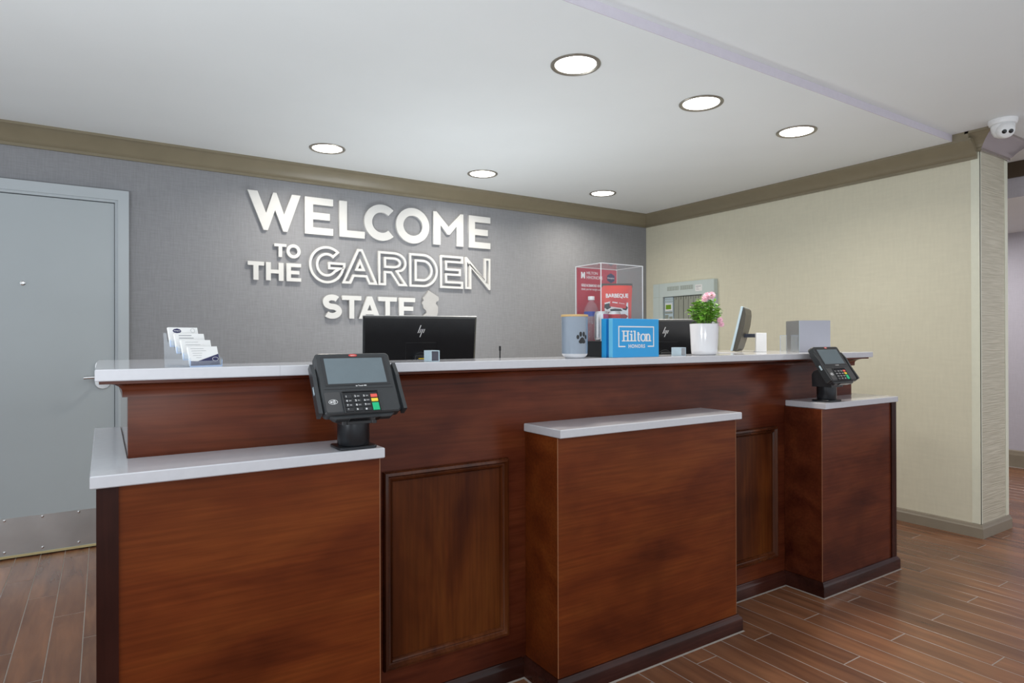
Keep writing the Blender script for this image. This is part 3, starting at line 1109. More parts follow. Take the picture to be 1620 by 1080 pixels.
for sx in (-0.0155, 0.0155):
    MB().lathe([(0.0115, 0.060), (0.0115, 0.0662), (0.009, 0.0675), (0, 0.0675)], 18, xf=Matrix.Translation(ctr) @ q @ Matrix.Translation((sx, 0, 0))).build('camera_lens', M_blackgloss, eye, smooth=40)

# ================================================================== FIRE PANEL ON THE RIGHT WALL
XP = 4.283
t = thing('alarm_control_panel', 'pale green-grey alarm control cabinet with small green display mounted on the cream wall', 'control panel', (XW, 3.87, 0.95))
P0 = Vector((XW, 3.87, 0.95))


def fp(mb, name, mat, parent=t, sm=None):
    mb.v = [tuple(Vector(p) - P0) for p in mb.v]
    return mb.build(name, mat, parent, None, sm)


c = MB()
zi0, zi1, yi0, yi1 = 1.12, 1.558, 3.640, 4.089
c.box(XP, XW - 0.0004, 3.515, 4.210, zi1, 1.682, 0.002)
c.box(XP, XW - 0.0004, 3.515, 4.210, 0.95, zi0, 0.002)
c.box(XP, XW - 0.0004, yi1, 4.210, zi0, zi1)
c.box(XP, XW - 0.0004, 3.515, yi0, zi0, zi1)
fp(c, 'cabinet', M_panel)
fp(MB().box(XP - 0.0006, XP, 4.1325, 4.1335, 0.95, 1.68), 'door_seam', M_panelvent)
fp(MB().box(XW - 0.02, XW - 0.001, yi0, yi1, zi0, zi1), 'recess_back', M_blackprint)
for y0, y1 in ((3.900, 4.036), (3.738, 3.884)):
    v_ = fp(MB().box(XP - 0.0008, XP, y0, y1, 1.612, 1.647), 'vent', M_panelvent)
    sl = MB()
    for i in range(14):
        yy = y0 + (y1 - y0) * (i + 0.5) / 14
        sl.box(XP - 0.0018, XP - 0.0008, yy - 0.0022, yy + 0.0022, 1.614, 1.645)
    fp(sl, 'vent_slats', M_panel, v_)
lb = fp(MB().box(XP - 0.0012, XP, 3.638, 3.712, 1.588, 1.644), 'label_sticker', M_paper)
for k, (a, b) in enumerate(((3.650, 3.705), (3.676, 3.702), (3.670, 3.702))):
    fp(MB().box(XP - 0.0016, XP - 0.0012, a, b, 1.626 - 0.012 * k, 1.629 - 0.012 * k + (0.002 if k == 0 else 0)), 'print_line', M_greyprint, lb)
md = fp(MB().box(XP + 0.010, XW - 0.021, 3.974, 4.076, zi0 + 0.004, zi1 - 0.004, 0.001), 'display_module', M_lcdframe)
fp(MB().box(XP + 0.006, XP + 0.010, 3.985, 4.066, 1.432, 1.498), 'display_bezel', M_paper, md)
fp(MB().box(XP + 0.0045, XP + 0.006, 3.995, 4.057, 1.446, 1.487), 'display', M_lcd, md)
for r_ in range(2):
    for k in range(4):
        yy = 4.062 - k * 0.024
        fp(MB().box(XP + 0.0085, XP + 0.010, yy - 0.009, yy + 0.003, 1.512 + r_ * 0.022, 1.519 + r_ * 0.022), 'indicator', M_panelvent, md)
fp(MB().box(XP + 0.0085, XP + 0.010, 3.982, 4.070, 1.408, 1.423), 'key_strip', M_panelvent, md)
fp(MB().box(XP + 0.0085, XP + 0.010, 4.030, 4.070, 1.345, 1.395), 'button_pad', M_panelvent, md)
fp(MB().box(XP + 0.0085, XP + 0.010, 3.982, 4.020, 1.345, 1.380), 'button_pad', M_panelvent, md)
for y0, y1 in ((3.914, 3.966), (3.859, 3.910), (3.802, 3.853), (3.746, 3.798), (3.692, 3.742), (3.643, 3.688)):
    b_ = fp(MB().box(XP + 0.012, XW - 0.021, y0, y1, zi0 + 0.004, zi1 - 0.004, 0.001), 'blank_module', M_panelgrey)
    for zz in (zi1 - 0.03,):
        fp(MB().box(XP + 0.0112, XP + 0.012, (y0 + y1) / 2 - 0.002, (y0 + y1) / 2 + 0.002, zz, zz + 0.022), 'module_latch', M_blackprint, b_)

# ================================================================== PAYMENT TERMINALS
def terminal(loc, label):
    t = thing('payment_terminal', label, 'payment terminal', loc, 0, 'card payment terminals on the desk pedestals')
    bp = MB().prism(rrect(-0.052, 0.052, -0.046, 0.046, 0.01), 0.0002, 0.008, 'z', 0.0015)
    bp.build('base_plate', M_pole, t, smooth=30)
    MB().lathe([(0.041, 0.0082), (0.043, 0.012), (0.043, 0.068), (0.0, 0.068)], 36).build('pole', M_pole, t, smooth=40)
    br = MB()
    cheek = [(-0.052, 0.0685), (0.045, 0.0685), (0.046, 0.125), (0.036, 0.142), (0.016, 0.150), (-0.012, 0.150), (-0.052, 0.104)]
    br.prism(cheek, -0.048, -0.034, 'x', 0.002)
    br.prism(cheek, 0.034, 0.048, 'x', 0.002)
    br.box(-0.034, 0.034, -0.050, 0.040, 0.0685, 0.095, 0.001)
    bb = br.build('tilt_bracket', M_black, t)
    MB().lathe([(0.009, 0), (0.009, 0.001), (0, 0.001)], 14, xf=Matrix.Translation((0.018, -0.0505, 0.083)) @ Matrix.Rotation(PI / 2, 4, 'X') @ Matrix.Diagonal((1, 0.55, 1, 1))).build('red_sticker', M_red, bb)
    W_, H_ = 0.209, 0.184
    up = Vector((0, 0.542, 0.840))
    nn = Vector((0, -0.840, 0.542))
    F = Matrix(((1, 0, 0), up, nn)).transposed().to_4x4()
    F.translation = Vector((0, -0.090, 0.103))
    # housing: side profile extruded across, rounded corners from the bevel
    hs = MB(F)
    hs.prism(rrect(-W_ / 2, W_ / 2, 0.0, H_, 0.012, 4), -0.030, 0.0, 'z', 0.0035)
    hs.prism([(-W_ / 2 + 0.012, 0.004), (W_ / 2 - 0.012, 0.004), (W_ / 2 - 0.03, -0.010), (-W_ / 2 + 0.03, -0.010)], -0.028, -0.010, 'z', 0.002)
    h = hs.build('housing', M_term, t, smooth=25)
    a = lambda f: -W_ / 2 + W_ * f
    b = lambda f: H_ * f
    MB(F).box(a(.07), a(.93), b(.445), b(.935), 0.0, 0.0012, 0.0006).build('screen_bezel', M_black, h)
    MB(F).box(a(.107), a(.885), b(.478), b(.905), 0.0012, 0.0016).build('screen', M_glass_scr, h)
    MB(F).box(a(.05), a(.95), b(.392), b(.400), 0.0, 0.0006).build('seam', M_blackprint, h)
    MB(F).prism(rrect(a(.245), a(.735), b(.005), b(.352), 0.006), 0.0, 0.0008, 'z').build('keypad_surround', M_blackgloss, h, smooth=30)
    bowl = MB(F)
    bowl.box(a(.245), a(.262), b(.0), b(.33), 0.0, 0.0045, 0.001)
    bowl.box(a(.718), a(.735), b(.0), b(.33), 0.0, 0.0045, 0.001)
    bowl.box(a(.262), a(.718), b(.335), b(.352), 0.0, 0.0045, 0.001)
    bowl.build('keypad_shield', M_black, h)
    pad = MB(F).prism(rrect(a(.03), a(.230), b(.03), b(.345), 0.005), 0.0, 0.0012, 'z').build('contactless_pad', plain('pad_grey_plastic', (0.05, 0.05, 0.052), 0.4), h)
    cx, cy = a(.128), b(.19)
    F2 = F @ Matrix.Translation((0, 0, 0.0013))
    sym = [ellipse(cx, cy, 0.0118, 0.0068, 28), ellipse(cx, cy, 0.0108, 0.0058, 28)]
    shape(sym, M_whiteprint, pad, F2, 0, 0, 0.0004, 'contactless_symbol')
    wv = [stroke(arc(cx - 0.004, cy, r, r * 0.8, -48, 48, 8), 0.0011) for r in (0.004, 0.0066, 0.0092)]
    wv.append(rect(cx - 0.0075, cx - 0.0025, cy - 0.002, cy + 0.002))
    shape(wv, M_whiteprint, pad, F2, 0, 0, 0.0004, 'contactless_symbol')
    lg = shape([ellipse(a(.50), b(.955), 0.0118, 0.0042, 28)], M_red, h, F @ Matrix.Translation((0, 0, 0.0002)), 0, 0, 0.0006, 'maker_badge')
    text('ingenico', 0.0045, M_whiteprint, lg, F @ Matrix.Translation((0, 0, 0.0008)), a(.50), b(.955), depth=0.0002)
    text('isc Touch 480', 0.0052, M_whiteprint, h, F @ Matrix.Translation((0, 0, 0.0013)), a(.525), b(.447 - .012), depth=0.0002, bold=0.0001)
    cols = (.322, .437, .552, .662)
    rows = (.262, .192, .122, .052)
    num = [['1', '2', '3'], ['4', '5', '6'], ['7', '8', '9'], ['*', '0', '#']]
    kw, kh = W_ * 0.095, H_ * 0.052
    for r in range(4):
        for cidx in range(3):
            x, y = a(cols[cidx]), b(rows[r])
            kx = MB(F).box(x - kw / 2, x + kw / 2, y - kh / 2, y + kh / 2, 0.0008, 0.0028, 0.0006).build('key', M_black, h)
            text(num[r][cidx], 0.0075, M_whiteprint, kx, F @ Matrix.Translation((0, 0, 0.0027)), x - kw * .24, y, depth=0.0002, bold=0.0002)
            if r < 3 and not (r == 0 and cidx == 0):
                text(['', 'ABC', 'DEF', 'GHI', 'JKL', 'MNO', 'PRS', 'TUV', 'WXY'][r * 3 + cidx], 0.0036, M_whiteprint, kx, F @ Matrix.Translation((0, 0, 0.0027)), x + kw * .18, y, depth=0.0002)
    x = a(cols[3])
    kr = kw * 0.92
    ke = MB(F).box(x - kr / 2, x + kr / 2, b(rows[0]) - kh / 2, b(rows[0]) + kh / 2, 0.0008, 0.0032, 0.0006).build('key', M_keyred, h)
    ke['label'] = 'red key'
    ke = MB(F).box(x - kr / 2, x + kr / 2, b(rows[1]) - kh / 2, b(rows[1]) + kh / 2, 0.0008, 0.0032, 0.0006).build('key', M_keyyel, h)
    ke['label'] = 'yellow key'
    ke = MB(F).box(x - kr / 2, x + kr / 2, b(rows[3]) - kh / 2, b(rows[2]) + kh / 2, 0.0008, 0.0032, 0.0006).build('key', M_keygrn, h)
    ke['label'] = 'green key'
    for s in (-1, 1):
        rl = MB(F)
        x0, x1 = sorted((s * (W_ / 2 + 0.005), s * (W_ / 2 + 0.015)))
        prof = [(0.002, -0.024), (0.150, -0.024), (0.152, -0.004), (0.110, 0.003), (0.07, 0.001), (0.004, 0.004)]
        # profile (along face, out of face) extruded across
        vs = [(x0, p, q_) for p, q_ in prof] + [(x1, p, q_) for p, q_ in prof]
        k = len(prof)
        rl.add(vs, [tuple(range(k)), tuple(range(k, 2 * k))[::-1]] + [(i, i + k, (i + 1) % k + k, (i + 1) % k) for i in range(k)])
        x2, x3 = sorted((s * (W_ / 2 - 0.001), s * (W_ / 2 + 0.006)))
        rl.box(x2, x3, 0.01, 0.14, -0.023, -0.010)
        rr_ = rl.build('side_card_reader', M_term, t)
        xo = s * (W_ / 2 + 0.0152)
        x0, x1 = sorted((xo, xo + s * 0.0004))
        MB(F).box(x0, x1, 0.062, 0.085, -0.012, -0.004).build('reader_mark', M_frost, rr_)
    sl = MB(F).box(-0.040, 0.044, -0.0125, -0.0095, -0.024, -0.006, 0.0008).build('card_slot', M_blackgloss, h)
    return t


terminal((0.575, 1.690, PT), 'black payment terminal with dark blank screen on the white pedestal cap nearest the door')
terminal((2.868, 1.700, PT), 'black payment terminal with dark screen on the white pedestal cap nearest the cream wall')

# ================================================================== MONITORS
def slash_logo(mtx, parent, mat, x, y, s):
    """four slanted strokes set in a row, the outer ones longer"""
    sh = 0.36
    def bar(xc, y0, y1, w_):
        return [(xc - w_ / 2 + sh * y0, y0), (xc + w_ / 2 + sh * y0, y0), (xc + w_ / 2 + sh * y1, y1), (xc - w_ / 2 + sh * y1, y1)]
    lp = [bar(-0.30, -0.35, 1.05, 0.15), bar(0.02, -0.35, 0.35, 0.13), bar(0.34, -1.1, 0.35, 0.15), bar(0.66, -0.35, 0.35, 0.13)]
    lp += [rect(-0.08, 0.10, 0.22, 0.35), rect(0.60, 0.78, 0.22, 0.35)]
    lp = [[(a * s, b * s) for a, b in q_] for q_ in lp]
    return [shape([q_], mat, parent, mtx, x, y, 0.0006, 'maker_badge') for q_ in lp[:4]]


def monitor(loc, rotz, label, wd=0.493, tilt=11, ztop=0.527):
    """origin on the work surface below the screen; the back faces local -y"""
    t = thing('monitor', label, 'monitor', loc, rotz, 'monitors on the staff work desk')
    hgt = 0.292
    zc = ztop - hgt / 2 * math.cos(math.radians(tilt)) - 0.002
    T = Matrix.Translation((0, 0, zc)) @ Matrix.Rotation(math.radians(tilt), 4, 'X')
    sb = MB(T)
    sb.box(-wd / 2, wd / 2, 0.004, 0.016, -hgt / 2, hgt / 2, 0.0015)
    fr_ = sb.build('bezel', plain('monitor_silver_edge', (0.45, 0.46, 0.47), 0.35, 0.6), t)
    MB(T).box(-wd / 2 + 0.008, wd / 2 - 0.008, 0.016, 0.0164, -hgt / 2 + 0.014, hgt / 2 - 0.008).build('screen', M_blackgloss, fr_)
    bk = MB(T)
    # shallow tapered back shell
    o_, i_ = (wd / 2 - 0.0012, hgt / 2 - 0.0015), (wd / 2 - 0.010, hgt / 2 - 0.008)
    vs = [(sx * o_[0], 0.004, sz * o_[1]) for sx, sz in ((-1, -1), (1, -1), (1, 1), (-1, 1))] + [(sx * i_[0], -0.010, sz * i_[1]) for sx, sz in ((-1, -1), (1, -1), (1, 1), (-1, 1))]
    bk.add(vs, [(4, 5, 6, 7), (0, 1, 2, 3), (0, 1, 5, 4), (1, 2, 6, 5), (2, 3, 7, 6), (3, 0, 4, 7)])
    b = bk.build('back_shell', plain('monitor_back_plastic', (0.020, 0.021, 0.023), 0.25, var=0.05), t)
    cv = MB(T).box(-0.066, 0.066, -0.0125, -0.010, -0.118, 0.032, 0.0006).build('connector_cover', MATS['monitor_back_plastic'], b)
    slash_logo(T @ Matrix.Translation((0, -0.0101, 0)) @ FRONT, b, M_whiteprint, -0.004, 0.083, 0.024)
    nk = MB(T)
    nk.cyl(0.036, 0.0125, 0.030, 28, xf=Matrix.Translation((0, 0, -0.045)) @ Matrix.Rotation(PI / 2, 4, 'X'))
    nk.build('hinge', M_black, t, smooth=40)
    st = MB()
    zb = zc - 0.045
    st.box(-0.032, 0.032, -0.050, -0.030, 0.010, zb + 0.02, 0.003)
    st.box(-0.028, 0.028, -0.034, -0.018, zb - 0.03, zb + 0.02, 0.003)
    st.build('stand', M_blackgloss, t)
    MB().box(-0.016, 0.016, -0.0515, -0.050, zb + 0.004, zb + 0.008).build('stand_badge', M_keyyel, t)
    MB().prism(rrect(-0.11, 0.11, -0.10, 0.10, 0.02), 0.0002, 0.010, 'z', 0.002).build('foot', M_blackgloss, t)
    return t


monitor((1.160, 2.528, 0.75), math.radians(-16.3), 'black monitor seen from behind under the word STATE')
monitor((2.450, 2.330, 0.75), math.radians(-30), 'black monitor seen from behind, half hidden by the blue sign')

# third screen, seen edge-on, standing on the counter
t = thing('tablet_display', 'slim dark display seen edge-on on the white counter beside the flower pot', 'display', (2.919, 2.246, CT), math.radians(30))
T = Matrix.Translation((0, 0, 0.003)) @ Matrix.Rotation(math.radians(13), 4, 'X')
MB(T).box(-0.14, 0.14, 0.0, 0.012, 0.002, 0.243, 0.002).build('bezel', M_frost, t)
MB(T).box(-0.128, 0.128, 0.012, 0.0124, 0.02, 0.228).build('screen', M_blackgloss, t)
bk = MB(T)
bk.prism([(0.0, 0.004), (0.0, 0.241), (-0.011, 0.234), (-0.020, 0.205), (-0.026, 0.15), (-0.024, 0.07), (-0.020, 0.02), (-0.014, 0.004)], -0.136, 0.136, 'x', 0.002)
bk.build('back_shell', plain('tablet_back_plastic', srgb(74, 70, 62), 0.4), t)
ar = MB()
ar.box(-0.012, 0.012, -0.106, -0.040, 0.078, 0.098, 0.002)
ar.box(-0.012, 0.012, -0.119, -0.105, 0.0004, 0.098, 0.002)
ar.build('support_arm', plain('blue_black_plastic', srgb(52, 58, 74), 0.4), t)

# small white holders on the counter
t = thing('sign_holder', 'plain white upright block in front of the edge-on display', 'holder', (2.950, 2.113, CT), math.radians(-32))
MB().box(-0.028, 0.028, -0.008, 0.008, 0.0004, 0.102, 0.0012).build('plate', M_white, t)
MB().box(-0.028, 0.028, 0.008, 0.026, 0.0004, 0.006, 0.001).build('foot', M_white, t)
for (x, y), lab in (((0.873, 1.818), 'small white open-ended box standing in front of the monitor under the wall letters'),
                    ((2.004, 1.826), 'small white open-ended box standing between the blue sign and the flower pot')):
    t = thing('pen_box', lab, 'holder', (x, y, CT), 0, 'small white boxes on the counter')
    b = MB()
    b.box(-0.0145, -0.0125, -0.026, 0.026, 0.0004, 0.035)
    b.box(0.0115, 0.0145, -0.026, 0.026, 0.0004, 0.035)
    b.box(-0.0125, 0.0115, -0.026, 0.026, 0.0325, 0.035)
    b.box(-0.0125, 0.0115, -0.026, 0.026, 0.0004, 0.0025)
    b.build('shell', M_frost, t)
    MB().box(-0.0125, 0.0115, -0.0255, -0.0245, 0.0025, 0.0325).build('inside_shade', M_greyprint if x > 1 else plain('inside_shade_slate', srgb(70, 68, 80), 0.5), t)  # dark plate painted as the shaded inside of the open box

# thin antenna of a desk radio behind the counter
t = thing('desk_microphone', 'thin black upright rod with thicker tip rising behind the counter beside the monitor', 'microphone', (1.426, 2.300, 0.75))
MB().lathe([(0.0, 0.0003), (0.045, 0.0003), (0.045, 0.012), (0.02, 0.02), (0.0, 0.02)], 24).build('base', M_black, t, smooth=35)
MB().cyl(0.0027, 0.02, 0.375, 10).build('rod', M_black, t, smooth=40)
MB().cyl(0.0045, 0.375, 0.396, 12, bev=0.001).build('tip', M_black, t, smooth=40)

# ================================================================== CARD HOLDER
t = thing('business_card_holder', 'clear four-tier holder of business cards at the left end of the counter', 'card holder', (0.186, 1.798, CT), math.radians(25))
# local: x 0..0.096 is the width, y 0..0.118 the depth (front at y=0)
HW = 0.089
tier = [(0.000, 0.003), (0.030, 0.020), (0.060, 0.037), (0.090, 0.054)]
sh = MB()
sh.box(0, HW, 0.001, 0.115, 0.0004, 0.002)
for yy, zz in tier:
    sh.box(0.002, HW - 0.002, yy, yy + 0.0015, zz, zz + 0.012)
sh.build('tier_fronts', M_clearblue, t)
lean = 16
for sx in (0.0, HW - 0.0018):
    sd = MB()
    pts = [(0.0, 0.0004), (0.118, 0.0004), (0.124, 0.088), (0.112, 0.088), (0.105, 0.06), (0.094, 0.071), (0.078, 0.071), (0.073, 0.043), (0.064, 0.054), (0.050, 0.054), (0.043, 0.026), (0.034, 0.037), (0.018, 0.037), (0.008, 0.020), (0.0, 0.024)]
    sd.prism(pts, sx, sx + 0.0018, 'x')
    sd.build('side_wall', M_clearblue, t)
ed = MB()
for yy, zz in tier:
    ed.box(0.0, HW, yy - 0.0006, yy + 0.0018, zz - 0.003, zz)
    ed.box(0.0, 0.0014, yy - 0.0005, yy + 0.0018, zz, zz + 0.014)
    ed.box(HW - 0.0014, HW, yy - 0.0005, yy + 0.0018, zz, zz + 0.014)
ed.build('moulded_edges', M_blueedge, t)
hold = t
Rz = Matrix.Rotation(math.radians(25), 4, 'Z')
for i, (yy, zz) in enumerate(tier):
    lab = ['white business card with navy corner in the lowest tier of the clear holder', 'white business card with printed lines in the second tier of the clear holder',
           'white business card with bold heading in the third tier of the clear holder', 'white business card with dark hexagon mark in the top tier of the clear holder'][i]
    basep = Vector((0.186, 1.798, CT)) + Rz @ Vector((HW / 2, yy + 0.0045, zz + 0.0004))
    c = thing('business_card', lab, 'card', basep, math.radians(25), 'business cards in the clear holder')
    T = Matrix.Rotation(math.radians(-lean), 4, 'X')
    cb = MB(T).box(-0.0405, 0.0405, 0.0, 0.006, 0.0, 0.0505).build('card_stack', M_paper, c)
    Fm = T @ FRONT
    if i == 0:
        shape([[(-0.0405, 0.0), (0.0405, 0.0), (0.0405, 0.030), (-0.020, 0.011), (-0.0405, 0.012)]], M_darkprint, cb, Fm, 0, 0, 0.0003, 'print')
        shape([ellipse(0.030, 0.016, 0.0085, 0.0055), ellipse(0.030, 0.016, 0.0078, 0.0048)], M_whiteprint, cb, Fm @ Matrix.Translation((0, 0, 0.0004)), 0, 0, 0.0003, 'print')
        for k, (a, b_) in enumerate(((-.034, .002), (-.032, .008), (-.030, -.004), (-.030, -.006), (-.022, -.008))):
            shape([rect(a, b_, 0.0445 - 0.006 * k, 0.0452 - 0.006 * k)], M_greyprint, cb, Fm, 0, 0, 0.0003, 'print')
    elif i < 3:
        for k, (a, b_) in enumerate(((-.030, .005), (-.030, .010), (-.028, .0), (-.028, -.002))):
            shape([rect(a, b_, 0.0445 - 0.007 * k, 0.0452 + (0.0012 if i == 2 and k < 2 else 0) - 0.007 * k)], M_greyprint, cb, Fm, 0, 0, 0.0003, 'print')
    else:
        shape([[(-0.030, 0.041), (-0.026, 0.0455), (-0.017, 0.0475), (-0.009, 0.045), (-0.006, 0.040), (-0.010, 0.036), (-0.019, 0.0345), (-0.027, 0.0365)]], M_darkprint, cb, Fm, 0, 0, 0.0003, 'print')
        text('Hampton', 0.0045, M_whiteprint, cb, Fm @ Matrix.Translation((0, 0, 0.0004)), -0.018, 0.041, depth=0.0002)
        shape([ellipse(0.026, 0.042, 0.006, 0.006), ellipse(0.026, 0.042, 0.0055, 0.0055)], M_greyprint, cb, Fm, 0, 0, 0.0003, 'print')

# ================================================================== CLEAR DISPLAY CASE AND WHAT IS IN IT
CX0, CX1, CY0, CY1 = 1.600, 1.822, 1.846, 2.002
CZ0, CZ1 = CT + 0.062, 1.467
t = thing('display_case', 'tall clear acrylic display case on a black base, holding snacks and drinks', 'display case', ((CX0 + CX1) / 2, (CY0 + CY1) / 2, CT))
Q = Vector(((CX0 + CX1) / 2, (CY0 + CY1) / 2, CT))
hxx, hyy = (CX1 - CX0) / 2, (CY1 - CY0) / 2
MB().box(-hxx + 0.003, hxx - 0.003, -hyy + 0.003, hyy - 0.003, 0.0003, 0.062, 0.001).build('base', M_black, t)
zt = CZ1 - CT
e = 0.0026
pn = [(-hxx + e, hxx - e, -hyy, -hyy + e, 0.0622, zt - e), (-hxx + e, hxx - e, hyy - e, hyy, 0.0622, zt - e), (-hxx, -hxx + e, -hyy + e, hyy - e, 0.0622, zt - e),
      (hxx - e, hxx, -hyy + e, hyy - e, 0.0622, zt - e), (-hxx + e, hxx - e, -hyy + e, hyy - e, zt - e, zt)]
for p in pn:
    MB().box(*p).build('acrylic_pane', M_clear, t)
ed = MB()
for sx in (-1, 1):
    for sy in (-1, 1):
        x0, x1 = sorted((sx * hxx, sx * (hxx - e)))
        y0, y1 = sorted((sy * hyy, sy * (hyy - e)))
        ed.box(x0, x1, y0, y1, 0.0622, zt)
        if sx > 0:
            ed.box(-hxx + e, hxx - e, y0, y1, zt - e, zt)
    x0, x1 = sorted((sx * hxx, sx * (hxx - e)))
    ed.box(x0, x1, -hyy + e, hyy - e, zt - e, zt)
ed.build('edge_strip', M_edge, t)
fz = CT + 0.0624                                         # floor of the case

# crimson backing card standing along the rear pane
t = thing('backing_card', 'crimson printed card standing at the back inside the clear display case', 'sign', (1.711, 1.9975, fz))
cw, chh = 0.1065, 0.296
bc = MB().box(-cw, cw, -0.001, 0.001, 0.0, chh).build('card', M_crimson, t)
Fm = Matrix.Translation((0, -0.0011, 0)) @ FRONT
shape([[(-0.086, 0.254), (-0.080, 0.254), (-0.0755, 0.263), (-0.071, 0.254), (-0.065, 0.254), (-0.065, 0.280), (-0.071, 0.280), (-0.0755, 0.271), (-0.080, 0.280), (-0.086, 0.280)]], M_whiteprint, bc, Fm, 0, 0, 0.0004)
text('HILTON', 0.0165, M_whiteprint, bc, Fm, -0.058, 0.277, depth=0.0003, align='LEFT')
text('HHONORS', 0.0195, M_whiteprint, bc, Fm, -0.058, 0.259, depth=0.0003, align='LEFT', squeeze=0.9)
text('GOLD & DIAMOND HHONORS MEMBERS', 0.0150, M_whiteprint, bc, Fm, -0.085, 0.226, depth=0.0003, bold=0.0005, align='LEFT', squeeze=0.62)
text('thank you for tonight and every stay', 0.0135, M_whiteprint, bc, Fm, -0.085, 0.211, depth=0.0003, align='LEFT', squeeze=0.74)
shape([[(0.053, 0.252), (0.074, 0.241), (0.095, 0.252), (0.095, 0.272), (0.074, 0.283), (0.053, 0.272)]], M_darkprint, bc, Fm, 0, 0, 0.0004)
text('Hampton', 0.0100, M_whiteprint, bc, Fm @ Matrix.Translation((0, 0, 0.0004)), 0.074, 0.262, depth=0.0002)

# water bottle
t = thing('water_bottle', 'clear water bottle with white cap and blue label inside the display case', 'bottle', (1.641, 1.952, fz))
MB().lathe([(0.0, 0.0), (0.026, 0.0), (0.029, 0.006), (0.029, 0.03), (0.0275, 0.034), (0.029, 0.040), (0.029, 0.060), (0.0275, 0.064), (0.029, 0.07), (0.029, 0.118), (0.0255, 0.134), (0.017, 0.150), (0.0115, 0.157), (0.0110, 0.166)], 32).build('body', M_bottle, t, smooth=60)
MB().lathe([(0.0131, 0.164), (0.0131, 0.177), (0.012, 0.178), (0, 0.178)], 24).build('cap', M_white, t, smooth=40)
MB().lathe([(0.0294, 0.099), (0.0294, 0.117)], 32).build('label', plain('label_blue', srgb(40, 66, 160), 0.35), t, smooth=60)
MB().lathe([(0.0292, 0.070), (0.0292, 0.099)], 32).build('lower_label', M_clearblue, t, smooth=60)


def can_profile(r, h):
    return [(0.0, 0.004), (r * 0.7, 0.004), (r * 0.78, 0.0), (r * 0.95, 0.008), (r, 0.014), (r, h - 0.010), (r * 0.86, h - 0.003), (r * 0.84, h), (r * 0.78, h), (r * 0.76, h - 0.004), (0, h - 0.004)]


def can(loc, label, mat, band=None, rot=0, script=None, vertical=True):
    t = thing('drink_can', label, 'can', loc, rot, 'drink cans in the display case')
    r, h = 0.0285, 0.115
    c = MB().lathe(can_profile(r, h), 32).build('body', M_cansilver, t, smooth=35)
    MB().lathe([(r + 0.0002, 0.0145), (r + 0.0002, h - 0.0102)], 32).build('printed_sleeve', mat, t, smooth=60)
    if band:
        MB().lathe([(r + 0.0005, 0.016), (r + 0.0005, h - 0.0104)], 14, a0=math.radians(-116), a1=math.radians(-30)).build('colour_band', band, t, smooth=60)
    if script:
        me = text_mesh(script, 0.024 if not vertical else 0.02, 0.0004, 0.0005, 'CENTER', 0.9)
        if vertical:
            me.transform(Matrix.Rotation(PI / 2, 4, 'Z'))
        me.transform(Matrix(((1, 0.18, 0, 0), (0, 1, 0, 0), (0, 0, 1, 0), (0, 0, 0, 1))) if not vertical else Matrix.Identity(4))
        rr = r + 0.0009
        a_mid = math.radians(-122 if not vertical else -86)
        for v in me.vertices:
            a = a_mid + v.co.x / rr
            v.co = Vector((rr * math.cos(a), rr * math.sin(a), h * 0.5 + v.co.y))
        link('lettering', me, M_whiteprint, t)
    return t


can((1.6345, 1.884, fz), 'silver drink can with cherry-pink band and upright lettering, inside the case', M_cansilver, M_canpink, 0, 'Coke')
can((1.697, 1.880, fz), 'red drink can with white script lettering, inside the case behind the blue sign', M_canred, None, 0, 'Coca-Cola', False)

# snack bag
bx, by = 1.745, 1.919
t = thing('snack_bag', 'red and white barbecue snack bag standing inside the clear display case', 'snack bag', (bx, by, fz), math.radians(-30))
bw, bh = 0.0655, 0.226
rows, cols = 14, 11
vs, fs = [], []
for side in (-1, 1):
    for r_ in range(rows + 1):
        z = bh * r_ / rows
        fz_ = math.sin(PI * min(1, max(0, (r_ / rows)))) ** 0.5
        for c_ in range(cols + 1):
            u_ = -1 + 2 * c_ / cols
            wv_ = bw * (1 - 0.07 * math.sin(PI * r_ / rows))
            th = 0.019 * fz_ * (1 - u_ * u_) ** 0.55 + 0.0008 + 0.0012 * math.sin(7 * u_ + r_) * fz_ * (1 - abs(u_))
            vs.append((u_ * wv_, side * th, z))
n1 = (rows + 1) * (cols + 1)
for s in range(2):
    for r_ in range(rows):
        for c_ in range(cols):
            a = s * n1 + r_ * (cols + 1) + c_
            fs.append((a, a + 1, a + cols + 2, a + cols + 1))
bag = MB().add(vs, fs).build('bag', M_bagred, t, smooth=60)
MB().box(-bw, bw, -0.0015, 0.0015, bh - 0.010, bh + 0.006).build('top_seal', plain('dark_bag_seal', srgb(58, 56, 50), 0.4), t)


def on_bag(loops, mat, z0, lift=0.0012, name='print'):
    me = curve_mesh(loops, 0.0003)
    bm = bmesh.new()
    bm.from_mesh(me)
    bmesh.ops.subdivide_edges(bm, edges=[e_ for e_ in bm.edges if e_.calc_length() > 0.012], cuts=3, use_grid_fill=True)
    bm.to_mesh(me)
    bm.free()
    wrap_bag(me, z0, lift)
    return link(name, me, mat, t)


def wrap_bag(me, z0, lift):
    for v in me.vertices:
        x, z = v.co.x, v.co.y + z0
        fr_ = min(1, max(0, z / bh))
        f_ = math.sin(PI * fr_) ** 0.5
        wv_ = bw * (1 - 0.07 * math.sin(PI * fr_))
        u_ = max(-0.999, min(0.999, x / wv_))
        th = 0.019 * f_ * (1 - u_ * u_) ** 0.55 + 0.0008
        v.co = Vector((x, -th - lift - v.co.z, z))


